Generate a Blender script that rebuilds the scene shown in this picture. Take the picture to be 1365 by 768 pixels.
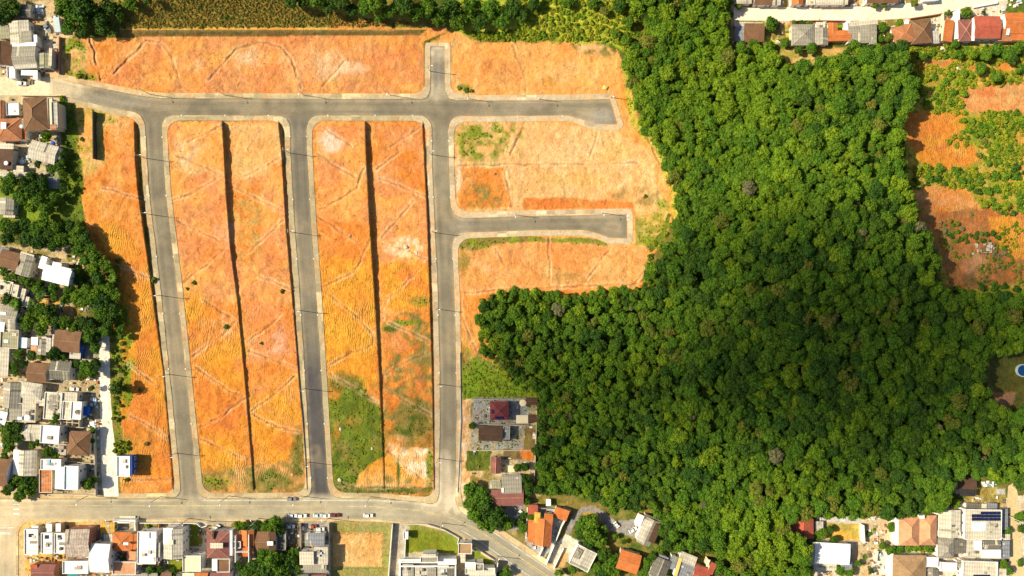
import bpy, bmesh, math, random
import numpy as np
from mathutils import Vector, Matrix
# ---------------------------------------------------------------- camera, sky, sun, exposure
for o in list(bpy.data.objects): bpy.data.objects.remove(o)
SC = bpy.context.scene
COL = SC.collection
HC = 323.0            # camera height (m)
S = 0.35              # metres per photo pixel at z = 0
CX, CY = 682.5, 384.0
cam = bpy.data.objects.new('camera', bpy.data.cameras.new('camera')); COL.objects.link(cam)
cam.location = (0, 0, HC); cam.rotation_euler = (0, 0, 0)
cam.data.sensor_width = 36; cam.data.lens = 36*HC/(1365*S)
cam.data.clip_start = 1; cam.data.clip_end = 9000
SC.camera = cam
SUN_EL = math.radians(41); SHDIR = math.radians(-8)       # shadows fall to the east, slightly south
world = bpy.data.worlds.new('World'); SC.world = world; world.use_nodes = True
wn = world.node_tree; bgn = wn.nodes['Background']
sky = wn.nodes.new('ShaderNodeTexSky'); sky.sky_type = 'NISHITA'; sky.sun_disc = False
sky.sun_elevation = SUN_EL; sky.sun_rotation = math.radians(270) + 0.14
sky.air_density = 1.0; sky.dust_density = 2.0
wn.links.new(sky.outputs[0], bgn.inputs[0]); bgn.inputs[1].default_value = 0.07
sl = bpy.data.lights.new('sun', 'SUN'); sl.energy = 5.0; sl.angle = math.radians(0.5); sl.color = (1, 0.88, 0.64)
sun = bpy.data.objects.new('sun', sl); COL.objects.link(sun)
ldir = Vector((math.cos(SHDIR)*math.cos(SUN_EL), math.sin(SHDIR)*math.cos(SUN_EL), -math.sin(SUN_EL)))
sun.rotation_euler = ldir.to_track_quat('-Z', 'Y').to_euler(); sun.location = (-300, 40, 400)
vs = SC.view_settings; vs.view_transform = 'Standard'; vs.look = 'None'; vs.exposure = 0.65; vs.gamma = 1
rnd = random.Random(7)
# ---------------------------------------------------------------- helpers
def P(px, py, z=0.0):
    k = S*(HC-z)/HC
    return ((px-CX)*k, (CY-py)*k, z)
def tag(o, label=None, cat=None, group=None, kind=None):
    if label: o['label'] = label
    if cat: o['category'] = cat
    if group: o['group'] = group
    if kind: o['kind'] = kind
    return o
def empty(name, loc=(0,0,0), rz=0):
    o = bpy.data.objects.new(name, None); COL.objects.link(o); o.location = loc; o.rotation_euler = (0,0,rz)
    o.empty_display_size = 0.5
    return o
def meshobj(name, verts, faces, mats, parent=None, mi=None, smooth=False):
    me = bpy.data.meshes.new(name); me.from_pydata(verts, [], faces)
    for m in (mats if isinstance(mats, (list, tuple)) else [mats]): me.materials.append(m)
    if mi: me.polygons.foreach_set('material_index', mi)
    if smooth: me.polygons.foreach_set('use_smooth', [True]*len(faces))
    o = bpy.data.objects.new(name, me); COL.objects.link(o)
    if parent: o.parent = parent
    return o
def linkmesh(name, me, parent=None, loc=(0,0,0), rot=(0,0,0), sc=(1,1,1)):
    o = bpy.data.objects.new(name, me); COL.objects.link(o); o.location = loc; o.rotation_euler = rot; o.scale = sc
    if parent: o.parent = parent
    return o
class MB:
    def __init__(s): s.v=[]; s.f=[]; s.mi=[]
    def add(s, vs, fs, m=0):
        n=len(s.v); s.v += [tuple(v) for v in vs]; s.f += [tuple(i+n for i in f) for f in fs]; s.mi += [m]*len(fs)
    def box(s, x0,y0,z0,x1,y1,z1, m=0):
        s.add([(x0,y0,z0),(x1,y0,z0),(x1,y1,z0),(x0,y1,z0),(x0,y0,z1),(x1,y0,z1),(x1,y1,z1),(x0,y1,z1)],
              [(0,3,2,1),(4,5,6,7),(0,1,5,4),(1,2,6,5),(2,3,7,6),(3,0,4,7)], m)
    def tube(s, a, b, r0, r1=None, n=8, m=0, cap=True):
        a=Vector(a); b=Vector(b); r1 = r0 if r1 is None else r1
        d=(b-a).normalized(); u=d.orthogonal().normalized(); w=d.cross(u)
        vs=[]
        for c,r in ((a,r0),(b,r1)):
            for i in range(n):
                t=2*math.pi*i/n; vs.append(c+u*(r*math.cos(t))+w*(r*math.sin(t)))
        fs=[(i,(i+1)%n,n+(i+1)%n,n+i) for i in range(n)]
        if cap: fs += [tuple(range(n))[::-1], tuple(range(n,2*n))]
        s.add(vs, fs, m)
    def build(s, name, mats, parent=None, smooth=False):
        return meshobj(name, s.v, s.f, mats, parent, s.mi, smooth)
# ---------------------------------------------------------------- materials
def nd(nt, t, **kw):
    n = nt.nodes.new(t)
    for k, v in kw.items(): setattr(n, k, v)
    return n
def base_mat(name, rough=0.9):
    m = bpy.data.materials.new(name); m.use_nodes = True; nt = m.node_tree; b = nt.nodes['Principled BSDF']
    b.inputs['Roughness'].default_value = rough
    b.inputs['Specular IOR Level'].default_value = 0.25
    return m, nt, b
def noise(nt, scale, detail=4, rough=0.6, vec=None, dist=0):
    n = nd(nt, 'ShaderNodeTexNoise'); n.inputs['Scale'].default_value = scale; n.inputs['Detail'].default_value = detail
    n.inputs['Roughness'].default_value = rough; n.inputs['Distortion'].default_value = dist
    if vec: nt.links.new(vec, n.inputs['Vector'])
    return n.outputs['Fac']
def rng(nt, v, a, b, c, d):
    n = nd(nt, 'ShaderNodeMapRange'); n.inputs[1].default_value=a; n.inputs[2].default_value=b; n.inputs[3].default_value=c; n.inputs[4].default_value=d
    nt.links.new(v, n.inputs[0]); return n.outputs[0]
def mth(nt, op, a, b=None):
    n = nd(nt, 'ShaderNodeMath', operation=op)
    for i, v in enumerate((a, b)):
        if v is None: continue
        if isinstance(v, (int, float)): n.inputs[i].default_value = v
        else: nt.links.new(v, n.inputs[i])
    return n.outputs[0]
def mixc(nt, f, a, b, mode='MIX'):
    n = nd(nt, 'ShaderNodeMix', data_type='RGBA', blend_type=mode)
    if isinstance(f, (int, float)): n.inputs[0].default_value = f
    else: nt.links.new(f, n.inputs[0])
    for i, v in ((6, a), (7, b)):
        if isinstance(v, tuple): n.inputs[i].default_value = (*v[:3], 1)
        else: nt.links.new(v, n.inputs[i])
    return n.outputs[2]
def scalec(nt, c, v):      # colour * scalar
    n = nd(nt, 'ShaderNodeVectorMath', operation='SCALE')
    if isinstance(c, tuple): n.inputs[0].default_value = c[:3]
    else: nt.links.new(c, n.inputs[0])
    nt.links.new(v, n.inputs['Scale']); return n.outputs[0]
def bump(nt, b, h, strength=0.5, dist=0.1):
    n = nd(nt, 'ShaderNodeBump'); n.inputs['Strength'].default_value = strength; n.inputs['Distance'].default_value = dist
    nt.links.new(h, n.inputs['Height']); nt.links.new(n.outputs[0], b.inputs['Normal'])
def pos(nt): return nd(nt, 'ShaderNodeNewGeometry').outputs['Position']
def objc(nt): return nd(nt, 'ShaderNodeTexCoord').outputs['Object']
def sheet_mat(name, var=0.35, sc=0.6, bmp=0.25, rough=0.95):
    """ground-like sheet: colour from the 'col' attribute, grain from noise"""
    m, nt, b = base_mat(name, rough)
    at = nd(nt, 'ShaderNodeAttribute', attribute_name='col').outputs['Color']
    p = pos(nt)
    n1 = noise(nt, sc, 6, 0.7, p); n2 = noise(nt, sc*0.12, 3, 0.6, p)
    v = mth(nt, 'MULTIPLY', rng(nt, n1, 0.3, 0.7, 1-var, 1+var), rng(nt, n2, 0.3, 0.7, 1-var*0.4, 1+var*0.4))
    nt.links.new(scalec(nt, at, v), b.inputs['Base Color'])
    bump(nt, b, n1, 0.6, bmp)
    return m
def ground_mat():
    m, nt, b = base_mat('soil_and_grass', 1.0)
    at = nd(nt, 'ShaderNodeAttribute', attribute_name='col').outputs['Color']
    fu = nd(nt, 'ShaderNodeAttribute', attribute_name='fur').outputs['Fac']
    p = pos(nt)
    n0 = noise(nt, 1.3, 5, 0.75, p); n1 = noise(nt, 0.35, 6, 0.72, p, 0.6); n2 = noise(nt, 0.07, 4, 0.6, p, 0.5)
    st = nd(nt, 'ShaderNodeMapping'); st.inputs['Scale'].default_value = (1.0, 0.5, 1); st.inputs['Rotation'].default_value=(0,0,0.12)
    nt.links.new(p, st.inputs[0])
    n3 = noise(nt, 0.55, 5, 0.7, st.outputs[0], 0.8)
    v = mth(nt, 'MULTIPLY', rng(nt, n0, 0.3, 0.7, 0.76, 1.20), rng(nt, n1, 0.3, 0.7, 0.74, 1.22))
    v = mth(nt, 'MULTIPLY', v, rng(nt, n3, 0.3, 0.7, 0.9, 1.08))
    col = scalec(nt, at, v)
    hue = mixc(nt, rng(nt, n2, 0.35, 0.65, 0, 1), (1.06,0.94,0.86), (0.97,1.06,1.12))
    col = mixc(nt, 1.0, col, hue, 'MULTIPLY')
    # eroded dark specks of bare clay and stones
    vo = noise(nt, 0.9, 3, 0.9, p, 1.5)
    pa = noise(nt, 0.16, 7, 0.85, st.outputs[0], 1.2)
    col = mixc(nt, rng(nt, pa, 0.52, 0.66, 0, 0.8), col, mixc(nt, 1.0, col, (1.22,1.42,1.75), 'MULTIPLY'))
    col = mixc(nt, rng(nt, pa, 0.47, 0.34, 0, 0.75), col, mixc(nt, 1.0, col, (0.86,0.76,0.62), 'MULTIPLY'))
    col = mixc(nt, rng(nt, vo, 0.60, 0.72, 0, 0.5), col, mixc(nt, 1.0, col, (0.62,0.5,0.42), 'MULTIPLY'))
    # rills: thin wandering lines scoured by rain, pale crests beside them
    r1 = noise(nt, 0.22, 5, 0.65, st.outputs[0], 2.2); rl = mth(nt, 'ABSOLUTE', mth(nt, 'SUBTRACT', r1, 0.5))
    r2 = noise(nt, 0.6, 4, 0.7, p, 1.5); rl2 = mth(nt, 'ABSOLUTE', mth(nt, 'SUBTRACT', r2, 0.5))
    msk = rng(nt, noise(nt, 0.05, 3, 0.6, p), 0.40, 0.58, 0.15, 1)
    col = mixc(nt, mth(nt, 'MULTIPLY', rng(nt, rl, 0.0, 0.022, 0.65, 0), msk), col, mixc(nt, 1.0, col, (0.55,0.42,0.32), 'MULTIPLY'))
    col = mixc(nt, mth(nt, 'MULTIPLY', rng(nt, rl2, 0.0, 0.03, 0.45, 0), msk), col, mixc(nt, 1.0, col, (1.2,1.4,1.7), 'MULTIPLY'))
    nt.links.new(col, b.inputs['Base Color'])
    wv = nd(nt, 'ShaderNodeTexWave', wave_type='BANDS', bands_direction='X')
    wm = nd(nt, 'ShaderNodeMapping'); wm.inputs['Rotation'].default_value=(0,0,0.1); nt.links.new(p, wm.inputs[0]); nt.links.new(wm.outputs[0], wv.inputs[0])
    wv.inputs['Scale'].default_value = 0.30; wv.inputs['Distortion'].default_value = 22; wv.inputs['Detail'].default_value = 3; wv.inputs['Detail Scale'].default_value = 0.35
    h = mth(nt, 'ADD', mth(nt, 'MULTIPLY', mth(nt,'MULTIPLY', mth(nt,'MULTIPLY', mth(nt,'POWER', wv.outputs['Fac'], 0.4), rng(nt, n2, 0.42, 0.62, 0.0, 1.7)), fu), 0.16), mth(nt, 'ADD', mth(nt,'MULTIPLY',n1,0.9), mth(nt,'ADD', mth(nt,'MULTIPLY',n0,0.3), mth(nt,'MULTIPLY',n3,0.2))))
    bump(nt, b, h, 1.0, 0.75)
    return m
def surf(name, c, kind='plain', rough=0.85, metal=0):
    m, nt, b = base_mat(name, rough); b.inputs['Metallic'].default_value = metal
    p = objc(nt); g = pos(nt)
    big = noise(nt, 0.25, 5, 0.7, g, 0.6); fine = noise(nt, 2.2, 4, 0.75, g)
    va = {'plain':(0.86,1.07,0.88,1.07), 'tile':(0.72,1.2,0.72,1.24), 'sheet':(0.78,1.14,0.85,1.12), 'old':(0.55,1.25,0.6,1.35), 'foil':(0.9,1.1,0.75,1.2)}[kind]
    v = mth(nt, 'MULTIPLY', rng(nt, big, 0.3, 0.7, va[0], va[1]), rng(nt, fine, 0.3, 0.7, va[2], va[3]))
    col = scalec(nt, c, v)
    if kind in ('tile', 'sheet', 'old'):
        w = nd(nt, 'ShaderNodeTexWave', wave_type='BANDS', bands_direction='X'); w.inputs['Scale'].default_value = 0.9 if kind=='tile' else 0.28
        w.inputs['Distortion'].default_value = 0.6; nt.links.new(p, w.inputs[0])
        w2 = nd(nt, 'ShaderNodeTexWave', wave_type='BANDS', bands_direction='Y'); w2.inputs['Scale'].default_value = 0.8 if kind=='tile' else 0.16
        w2.inputs['Distortion'].default_value = 0.8; nt.links.new(p, w2.inputs[0])
        vv = mth(nt, 'MULTIPLY', rng(nt, w.outputs['Fac'], 0, 1, 0.86, 1.07), rng(nt, w2.outputs['Fac'], 0, 1, 0.88, 1.05))
        col = scalec(nt, col, vv)
        bump(nt, b, mth(nt,'ADD', w.outputs['Fac'], mth(nt,'MULTIPLY', fine, 0.5)), 0.6, 0.06)
        # lichen and soot stains
        st = noise(nt, 0.5, 5, 0.8, g, 1.2)
        col = mixc(nt, rng(nt, st, 0.55, 0.75, 0, 0.55), col, scalec(nt, col, rng(nt, st, 0, 1, 0.45, 0.45)))
    nt.links.new(col, b.inputs['Base Color'])
    return m
def leaf_mat(name, c1, c2, c3=None):
    m, nt, b = base_mat(name, 0.75)
    oi = nd(nt, 'ShaderNodeObjectInfo').outputs['Random']; p = pos(nt)
    n1 = noise(nt, 0.45, 2, 0.6, p); n2 = noise(nt, 2.5, 2, 0.7, p)
    col = mixc(nt, oi, c1, c2)
    if c3: col = mixc(nt, rng(nt, n1, 0.42, 0.62, 0, 0.7), col, c3)
    col = scalec(nt, col, rng(nt, n2, 0.3, 0.7, 0.68, 1.35))
    nt.links.new(col, b.inputs['Base Color'])
    b.inputs['Specular IOR Level'].default_value = 0.15
    return m
LEAF = {
 'lime':  leaf_mat('leaf_lime', (0.115,0.21,0.009), (0.165,0.232,0.010), (0.075,0.155,0.009)),
 'mid':   leaf_mat('leaf_mid', (0.068,0.150,0.009), (0.105,0.178,0.010), (0.045,0.115,0.009)),
 'dark':  leaf_mat('leaf_dark', (0.034,0.088,0.009), (0.058,0.108,0.009), (0.022,0.066,0.009)),
 'olive': leaf_mat('leaf_olive', (0.12,0.145,0.016), (0.16,0.155,0.024), (0.08,0.125,0.012)),
 'grey':  leaf_mat('leaf_grey', (0.15,0.15,0.07), (0.20,0.17,0.09), (0.10,0.12,0.04)),
 'dry':   leaf_mat('dry_grass', (0.27,0.195,0.032), (0.23,0.18,0.030), (0.32,0.22,0.045)),
 'grass': leaf_mat('leaf_grass', (0.20,0.26,0.014), (0.28,0.29,0.018), (0.14,0.20,0.012)),
 'scrub': leaf_mat('leaf_scrub', (0.16,0.21,0.010), (0.25,0.26,0.013), (0.10,0.15,0.012)),
}
BARK = surf('bark', (0.12,0.09,0.06))
GROUND = ground_mat()
RC = dict(
 grey=((.30,.275,.22),'sheet'), lgrey=((.50,.46,.37),'sheet'), pale=((.60,.54,.42),'sheet'), dgrey=((.15,.14,.115),'sheet'), white=((.80,.79,.76),'plain'),
 brown=((.20,.105,.055),'tile'), dbrown=((.10,.055,.035),'tile'), terra=((.42,.17,.075),'tile'), orange=((.56,.17,.045),'tile'), salmon=((.60,.30,.16),'tile'),
 maroon=((.24,.095,.08),'tile'), red=((.42,.10,.06),'tile'), wine=((.17,.035,.04),'tile'), slate=((.22,.235,.26),'sheet'), tan=((.36,.23,.12),'tile'),
 ochre=((.62,.36,.06),'sheet'), cream=((.72,.62,.42),'plain'), concrete=((.44,.42,.36),'sheet'), old=((.44,.36,.30),'old'), blue=((.02,.09,.42),'plain'),
 lblue=((.50,.60,.66),'foil'), orangeold=((.50,.20,.08),'old'), olive=((.30,.29,.18),'sheet'), black=((.035,.033,.032),'sheet'), brick=((.42,.17,.08),'old'),
 skyblue=((.25,.55,.75),'plain'), pink=((.62,.36,.24),'plain'), yellow=((.72,.50,.15),'plain'), teal=((.03,.25,.25),'plain'))
ROOF = {k: surf('roof_'+k, v[0], v[1], 0.6 if k=='white' else 0.85) for k, v in RC.items()}
WALLM = {k: surf('wall_'+k, c) for k, c in dict(white=(.76,.74,.69), cream=(.62,.54,.40), grey=(.42,.40,.36), dark=(.06,.055,.035), brick=(.40,.18,.10), blue=(.03,.12,.50), pink=(.5,.28,.2), green=(.42,.52,.4)).items()}
GLASS, _nt, _b = base_mat('window_glass', 0.12); _b.inputs['Base Color'].default_value = (.03,.04,.05,1); _b.inputs['Specular IOR Level'].default_value = 0.6
SOLAR = surf('solar_cell', (.012,.02,.07), 'plain', 0.25); METAL = surf('galvanised_steel', (.5,.5,.48), 'plain', 0.4)
POLE = surf('pole_concrete', (.58,.54,.46)); DARKM = surf('dark_rubber', (.02,.02,.02)); PAINTW = surf('road_paint_white', (.72,.70,.62), 'old'); PAINTY = surf('road_paint_yellow', (.62,.50,.24), 'old')
ROADM = sheet_mat('asphalt', 0.16, 1.6, 0.03); WALKM = sheet_mat('pavement_concrete', 0.22, 0.9, 0.04); KERBM = sheet_mat('kerb_concrete', 0.15, 1.5, 0.02)
# ---------------------------------------------------------------- terrain
def smooth(a, b, x): 
    t = np.clip((x-a)/(b-a), 0, 1); return t*t*(3-2*t)
YR = np.array([160,211,255,300,330,375,400,450,500,560,610,655.])
def L(*pts):
    ys=[p[1] for p in pts]; xs=[p[0] for p in pts]; return (ys, xs)
LINES = [  # x(y) of the top edge of each bank, height(y)
 (L((179,160),(180,211),(184,255),(201,375),(218,495),(227,600),(231,655)), L((1.3,160),(1.4,300),(.9,375),(.45,480),(.3,650))),
 (L((296,163),(298.5,200),(301.5,260),(307,330),(316.5,400),(326,500),(335,610),(338,655)), L((2.2,163),(2.0,260),(1.5,330),(.85,400),(.85,520),(.55,655))),
 (L((371,163),(375,200),(381,300),(391,414),(398,500),(403,560),(407,614),(409,655)), L((1.3,163),(1.2,230),(.95,300),(.8,414),(.6,560),(.35,655))),
 (L((487,163),(488,200),(493,300),(500,400),(506,500),(511,614),(512,655)), L((1.7,163),(2.0,220),(2.4,300),(1.6,400),(.9,500),(.5,614),(.3,655))),
 (L((563,163),(565,200),(570,300),(573,400),(576,500),(578,600),(578,655)), L((.8,163),(.8,230),(1.1,300),(.9,400),(.7,500),(.5,655))),
]
R1 = [(204,146),(205,180),(206.5,211),(209.5,255),(216,310),(224,375),(236,490),(248.5,614),(253,668)]
R2 = [(397.5,146),(398,200),(403,290),(412,414),(418.5,520),(424,614),(427.5,668)]
R3 = [(586.5,150),(587,220),(590.5,300),(595,400),(597,500),(597.5,560),(596,640),(596,672)]
def lx(l, y): return np.interp(y, l[0], l[1])
def zbase(x): return np.interp(x, [-4000,60,120,204,398,590,700,4000], [12,12,11.6,9.5,5,0.6,0,0])
def hills(x, y):
    z = 20*np.exp(-((x-1095)/150.)**2-((y-330)/190.)**2) + 7*np.exp(-((x-900)/110.)**2-((y-560)/90.)**2)
    # grassy bank and slope north of the first street
    bx = smooth(150,185,x)*(1-smooth(535,580,x))
    z = z + bx*(1.7*smooth(50,40,y) + 6.0*smooth(38,-30,y))
    return z
def vnoise(x, y, sc, seed, octv=4):
    r = np.random.RandomState(seed); out=np.zeros(x.shape); amp=1; tot=0
    for o in range(octv):
        g = r.rand(128,128); f = 2**o/sc
        u=x*f+1000; v=y*f+1000; iu=np.floor(u).astype(int); iv=np.floor(v).astype(int); fu=u-iu; fv=v-iv
        fu=fu*fu*(3-2*fu); fv=fv*fv*(3-2*fv)
        a=g[iv%128,iu%128]; b=g[iv%128,(iu+1)%128]; c=g[(iv+1)%128,iu%128]; d=g[(iv+1)%128,(iu+1)%128]
        out += amp*((a*(1-fu)+b*fu)*(1-fv)+(c*(1-fu)+d*fu)*fv); tot+=amp; amp*=.55
    return out/tot
def sawtooth(x, y):
    m = smooth(161,166,y)*(1-smooth(650,656,y))
    s = np.zeros_like(x); e=0.7; hv=.85+.3*vnoise(np.zeros_like(y),y,14,91,3)
    lxs = [lx(l[0], y) for l in LINES]; hs = [lx(l[1], y)*hv for l in LINES]
    def seg(x0, a, x1, b): 
        inn = (x>=x0)&(x<x1); t=(x-x0)/np.maximum(x1-x0,1e-3); s[inn] = (a+(b-a)*t)[inn] if True else 0
    z0 = np.zeros_like(x)
    r1 = np.interp(y, [p[1] for p in R1],[p[0] for p in R1])+18; r2 = np.interp(y, [p[1] for p in R2],[p[0] for p in R2])+18
    def ap(x0,a,x1,b):
        x0=x0+z0; x1=x1+z0; a=a+z0; b=b+z0
        inn=(x>=x0)&(x<x1); t=(x-x0)/np.maximum(x1-x0,1e-3); s[inn]=(a+(b-a)*t)[inn]
    ap(105,0,lxs[0],hs[0]); ap(lxs[0],hs[0],lxs[0]+e,0)
    ap(r1,0,lxs[1],.6*hs[1]); ap(lxs[1],.6*hs[1],lxs[1]+e,-.4*hs[1]); ap(lxs[1]+e,-.4*hs[1],lxs[2],hs[2]); ap(lxs[2],hs[2],lxs[2]+e,0)
    ap(r2,0,lxs[3],.6*hs[3]); ap(lxs[3],.6*hs[3],lxs[3]+e,-.4*hs[3]); ap(lxs[3]+e,-.4*hs[3],lxs[4],hs[4]); ap(lxs[4],hs[4],lxs[4]+e,0)
    return s*m
def polyin(x, y, pts):
    ins = np.zeros(x.shape, bool); n=len(pts)
    xs=[p[0] for p in pts]; ys=[p[1] for p in pts]
    j=n-1
    for i in range(n):
        xi,yi,xj,yj = xs[i],ys[i],xs[j],ys[j]
        if yi!=yj:
            c=((yi>y)!=(yj>y)) & (x < (xj-xi)*(y-yi)/(yj-yi)+xi); ins ^= c
        j=i
    return ins
def segdist(x, y, pts):
    d = np.full(x.shape, 1e9)
    for (x0,y0),(x1,y1) in zip(pts[:-1], pts[1:]):
        dx,dy=x1-x0,y1-y0; t=np.clip(((x-x0)*dx+(y-y0)*dy)/(dx*dx+dy*dy),0,1)
        d=np.minimum(d, np.hypot(x-x0-t*dx, y-y0-t*dy))
    return d
def zsurf(x, y):
    x=np.asarray(x,float); y=np.asarray(y,float)
    return zbase(x)+hills(x,y)+sawtooth(np.atleast_1d(x),np.atleast_1d(y)).reshape(x.shape)
def Z(x, y): return float(zsurf(np.array([x]),np.array([y]))[0])
# grid: columns snapped to the banks
STEP=1.5
ref = [float(lx(l[0],400)) for l in LINES]
cols = list(np.arange(-45,1412,STEP))
for r in ref:
    cols = [c for c in cols if not (r-0.9 < c < r+1.6)] + [r, r+0.7]
cols = sorted(cols)
out = [60,90,140,220,340,520,800,1300,2200,4000]
cols = np.array([-o-0. for o in out[::-1]]+cols+[1365+o for o in out]); 
rows = np.array([-o for o in out[::-1]]+list(np.arange(-45,814,STEP))+[768+o for o in out])
GX = np.zeros((len(rows),len(cols))); GY = np.repeat(rows[:,None],len(cols),1)
kref = [60]+sum([[r,r+0.7] for r in ref],[])+[700]
for i,y in enumerate(rows):
    kx=[60]+sum([[float(lx(l[0],y)),float(lx(l[0],y))+0.7] for l in LINES],[])+[700]
    GX[i]=np.where((cols>60)&(cols<700), np.interp(cols,kref,kx), cols)
x=GX; y=GY
GZ = zsurf(x,y)
# ---- road network distance fields (pixels)
def ribd(pts, w): return segdist(x,y,pts)-w
def boxd(x0,y0,x1,y1):
    dx=np.maximum(x0-x,x-x1); dy=np.maximum(y0-y,y-y1)
    return np.where((dx>0)&(dy>0), np.hypot(np.maximum(dx,0),np.maximum(dy,0)), np.maximum(dx,dy))
def smin(a,b,k):
    h=np.maximum(k-np.abs(a-b),0)/k; return np.minimum(a,b)-h*h*k*.25
def polyd(pts):
    return np.where(polyin(x,y,pts),-1,1)*segdist(x,y,pts+[pts[0]])
TOPR = polyd([(66,103),(85,107),(110,113),(140,119),(185,128),(215,131.5),(300,132),(560,132.5),(640,134.5),(750,134),(813,132.5),(823,166),(795,165.5),(772,158),(757,154),(640,155),(560,153.5),(215,153),(190,151),(150,144),(110,134),(85,128),(66,126)])
R1b=[(p[0],max(p[1],158)) for p in R1[1:]]; 
d_new = TOPR
for r in (R1,R2,R3):
    rr=[(r[0][0],160)]+r[1:]
    d_new = smin(d_new, np.maximum(ribd(rr,10.6), 150-y), 20)
d_new = smin(d_new, boxd(574,62,593,128), 16)
SPUR = polyd([(600,291),(640,290.5),(704,288.5),(836,286),(836,318),(812,317),(795,310.5),(777,306.5),(704,307),(640,309.5),(600,310)])
d_new = smin(d_new, SPUR, 22)
AV = [(-500,679),(0,679),(300,678.5),(430,677.5),(500,678.5),(560,683),(600,692.5),(630,706),(660,725.5),(700,752),(735,776),(850,860),(1000,960)]
d_av = ribd(AV, 13.5)
d_av = smin(d_av, boxd(-60,690,21,830), 20)
d_road = smin(d_new, d_av, 18)
d_lane = polyd([(131,448),(146,448),(147,520),(150,570),(156,610),(158,662),(137,662),(134,600),(133,520)])
d_west = polyd([(-500,101),(66,103),(66,126),(40,127),(-500,127.5)])
d_topst = polyd([(978,9.5),(1060,10),(1130,9),(1165,9),(1230,2),(1300,-12),(1350,-30),(1400,-50),(1420,-30),(1340,0),(1300,7),(1260,17),(1215,24),(1160,27.5),(1050,28),(978,27)])
d_east = polyd([(1344,648),(1353,642),(1357,660),(1360,700),(1362,740),(1375,830),(1330,830),(1343,760),(1345,700),(1342,670)])
# ditches cut across the lots
DITCH = [[(233,206),(270,222),(295,233)],[(231,267),(258,257),(297,234)],[(237,295),(258,306),(302,324)],[(245,376),(275,355),(306,323)],
 [(311,245),(345,225),(373,211)],[(311,250),(350,268),(379,282)],[(318,349),(348,322),(378,293)],[(320,353),(345,368),(388,385)],
 [(425,207),(460,228),(475,237)],[(425,280),(450,268),(475,250),(485,225)],[(425,290),(475,322)],[(432,382),(470,365),(484,340),(492,320)],
 [(435,390),(480,425),(498,445),(496,460),(470,470),(440,487)],[(503,227),(535,200)],[(505,237),(540,250),(568,262)],[(508,317),(530,295),(550,268)],
 [(510,325),(545,335),(568,347)],[(512,425),(511,412),(518,397),(550,370),(565,352)],[(256,476),(300,443),(314,428),(300,420),(270,400)],[(260,490),(305,520),(325,530)],
 [(268,570),(300,552),(328,532)],[(268,585),(325,612)],[(330,457),(350,440),(375,420)],[(332,467),(365,480),(395,492)],[(336,547),(360,530),(394,502)],
 [(336,552),(370,570),(400,576)],[(440,499),(475,520),(502,535)],[(520,430),(550,445),(573,457)],[(515,500),(545,480),(573,470)],[(515,520),(545,538),(574,552)],
 [(517,600),(545,625),(570,645)],[(120,50),(128,80),(135,108)],[(153,97),(195,55),(215,56),(230,75),(241,119)],[(277,107),(315,65),(345,55),(375,62),(390,80),(401,119)],
 [(430,115),(460,80)],[(138,252),(165,258),(192,268)],[(150,355),(175,360),(200,370)],[(172,485),(190,500),(216,518)],[(175,555),(200,568),(224,585)],
 [(702,163),(680,205)],[(800,172),(788,205)],[(674,230),(682,270)],[(731,317),(733,385)],[(813,330),(785,370)],[(660,332),(680,365)],
 [(683,60),(698,95),(702,125)],[(610,221),(700,219),(850,218)],[(613,390),(700,386),(850,378)],[(613,380),(618,430),(640,475),(660,490)],[(165,640),(232,640)],
 [(848,130),(858,170),(880,220)],[(872,345),(845,380)],[(440,645),(480,650),(560,649),(572,640)],[(300,165),(250,190)],[(350,170),(330,200)],[(430,170),(470,195)],[(560,170),(520,195)]]
brk = np.clip((vnoise(x,y,24,17,3)-.40)*6,0,1); brk2 = np.clip((vnoise(x,y,18,18,3)-.36)*5,0.1,1)
wob = (vnoise(x,y,14,5,3)-.5)*5; wob2=(vnoise(x,y,14,6,3)-.5)*5
dit = np.full(x.shape,1e9)
for l in DITCH: dit = np.minimum(dit, segdist(x+wob,y+wob2,l))
open_land = (d_road>7.5)&(x>105)&(x<900)&(y>44)&(y<656)
edgefade = np.clip((d_road-8)/3,0,1)
dv = 0.5+ vnoise(x,y,30,9,2)
GZ = GZ - np.where(open_land, (0.42*np.exp(-(dit/.95)**2)*brk2 - 0.18*np.exp(-((dit-2.4)/1.2)**2)*brk)*edgefade*dv, 0)
# lot kerb line: lots beside roads sit a little higher
GZ = GZ + 0.0
rough = (vnoise(x,y,9,21,4)-.5)
GZ = GZ + np.where(open_land, rough*0.75*edgefade, 0)
for dd in (d_lane,d_west,d_topst,d_east): open_land &= dd>1
# ---------------------------------------------------------------- ground colours (albedo)
OR=(.58,.20,.034); PE=(.66,.295,.075); PK=(.60,.235,.08); YO=(.61,.265,.028); DG=(.07,.105,.012); BG=(.17,.23,.014); OL=(.22,.17,.04); TN=(.52,.39,.21)
PL=(.66,.52,.34); GC=(.38,.32,.21); DKS=(.055,.06,.02); RED=(.46,.14,.05); DUST=(.62,.36,.14); PAV=(.25,.25,.25); BR=(.16,.10,.05); LPAV=(.62,.56,.44)
C = np.zeros(x.shape+(3,)); FUR=np.zeros(x.shape)
wa = (vnoise(x,y,22,11,4)-.5); wb=(vnoise(x,y,22,12,4)-.5); na=vnoise(x,y,26,13,4); nb=vnoise(x,y,9,14,3); nc=vnoise(x,y,60,15,3)
def setc(mask, c, c2=None, f=None, al=1.0):
    c=np.array(c)
    col = c if c2 is None else c + (np.array(c2)-c)*np.clip((((na if f is None else f)-.36)/.28),0,1)[...,None]
    al = np.asarray(mask,float)*al
    C[:] = C*(1-al[...,None]) + col*al[...,None]
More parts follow.
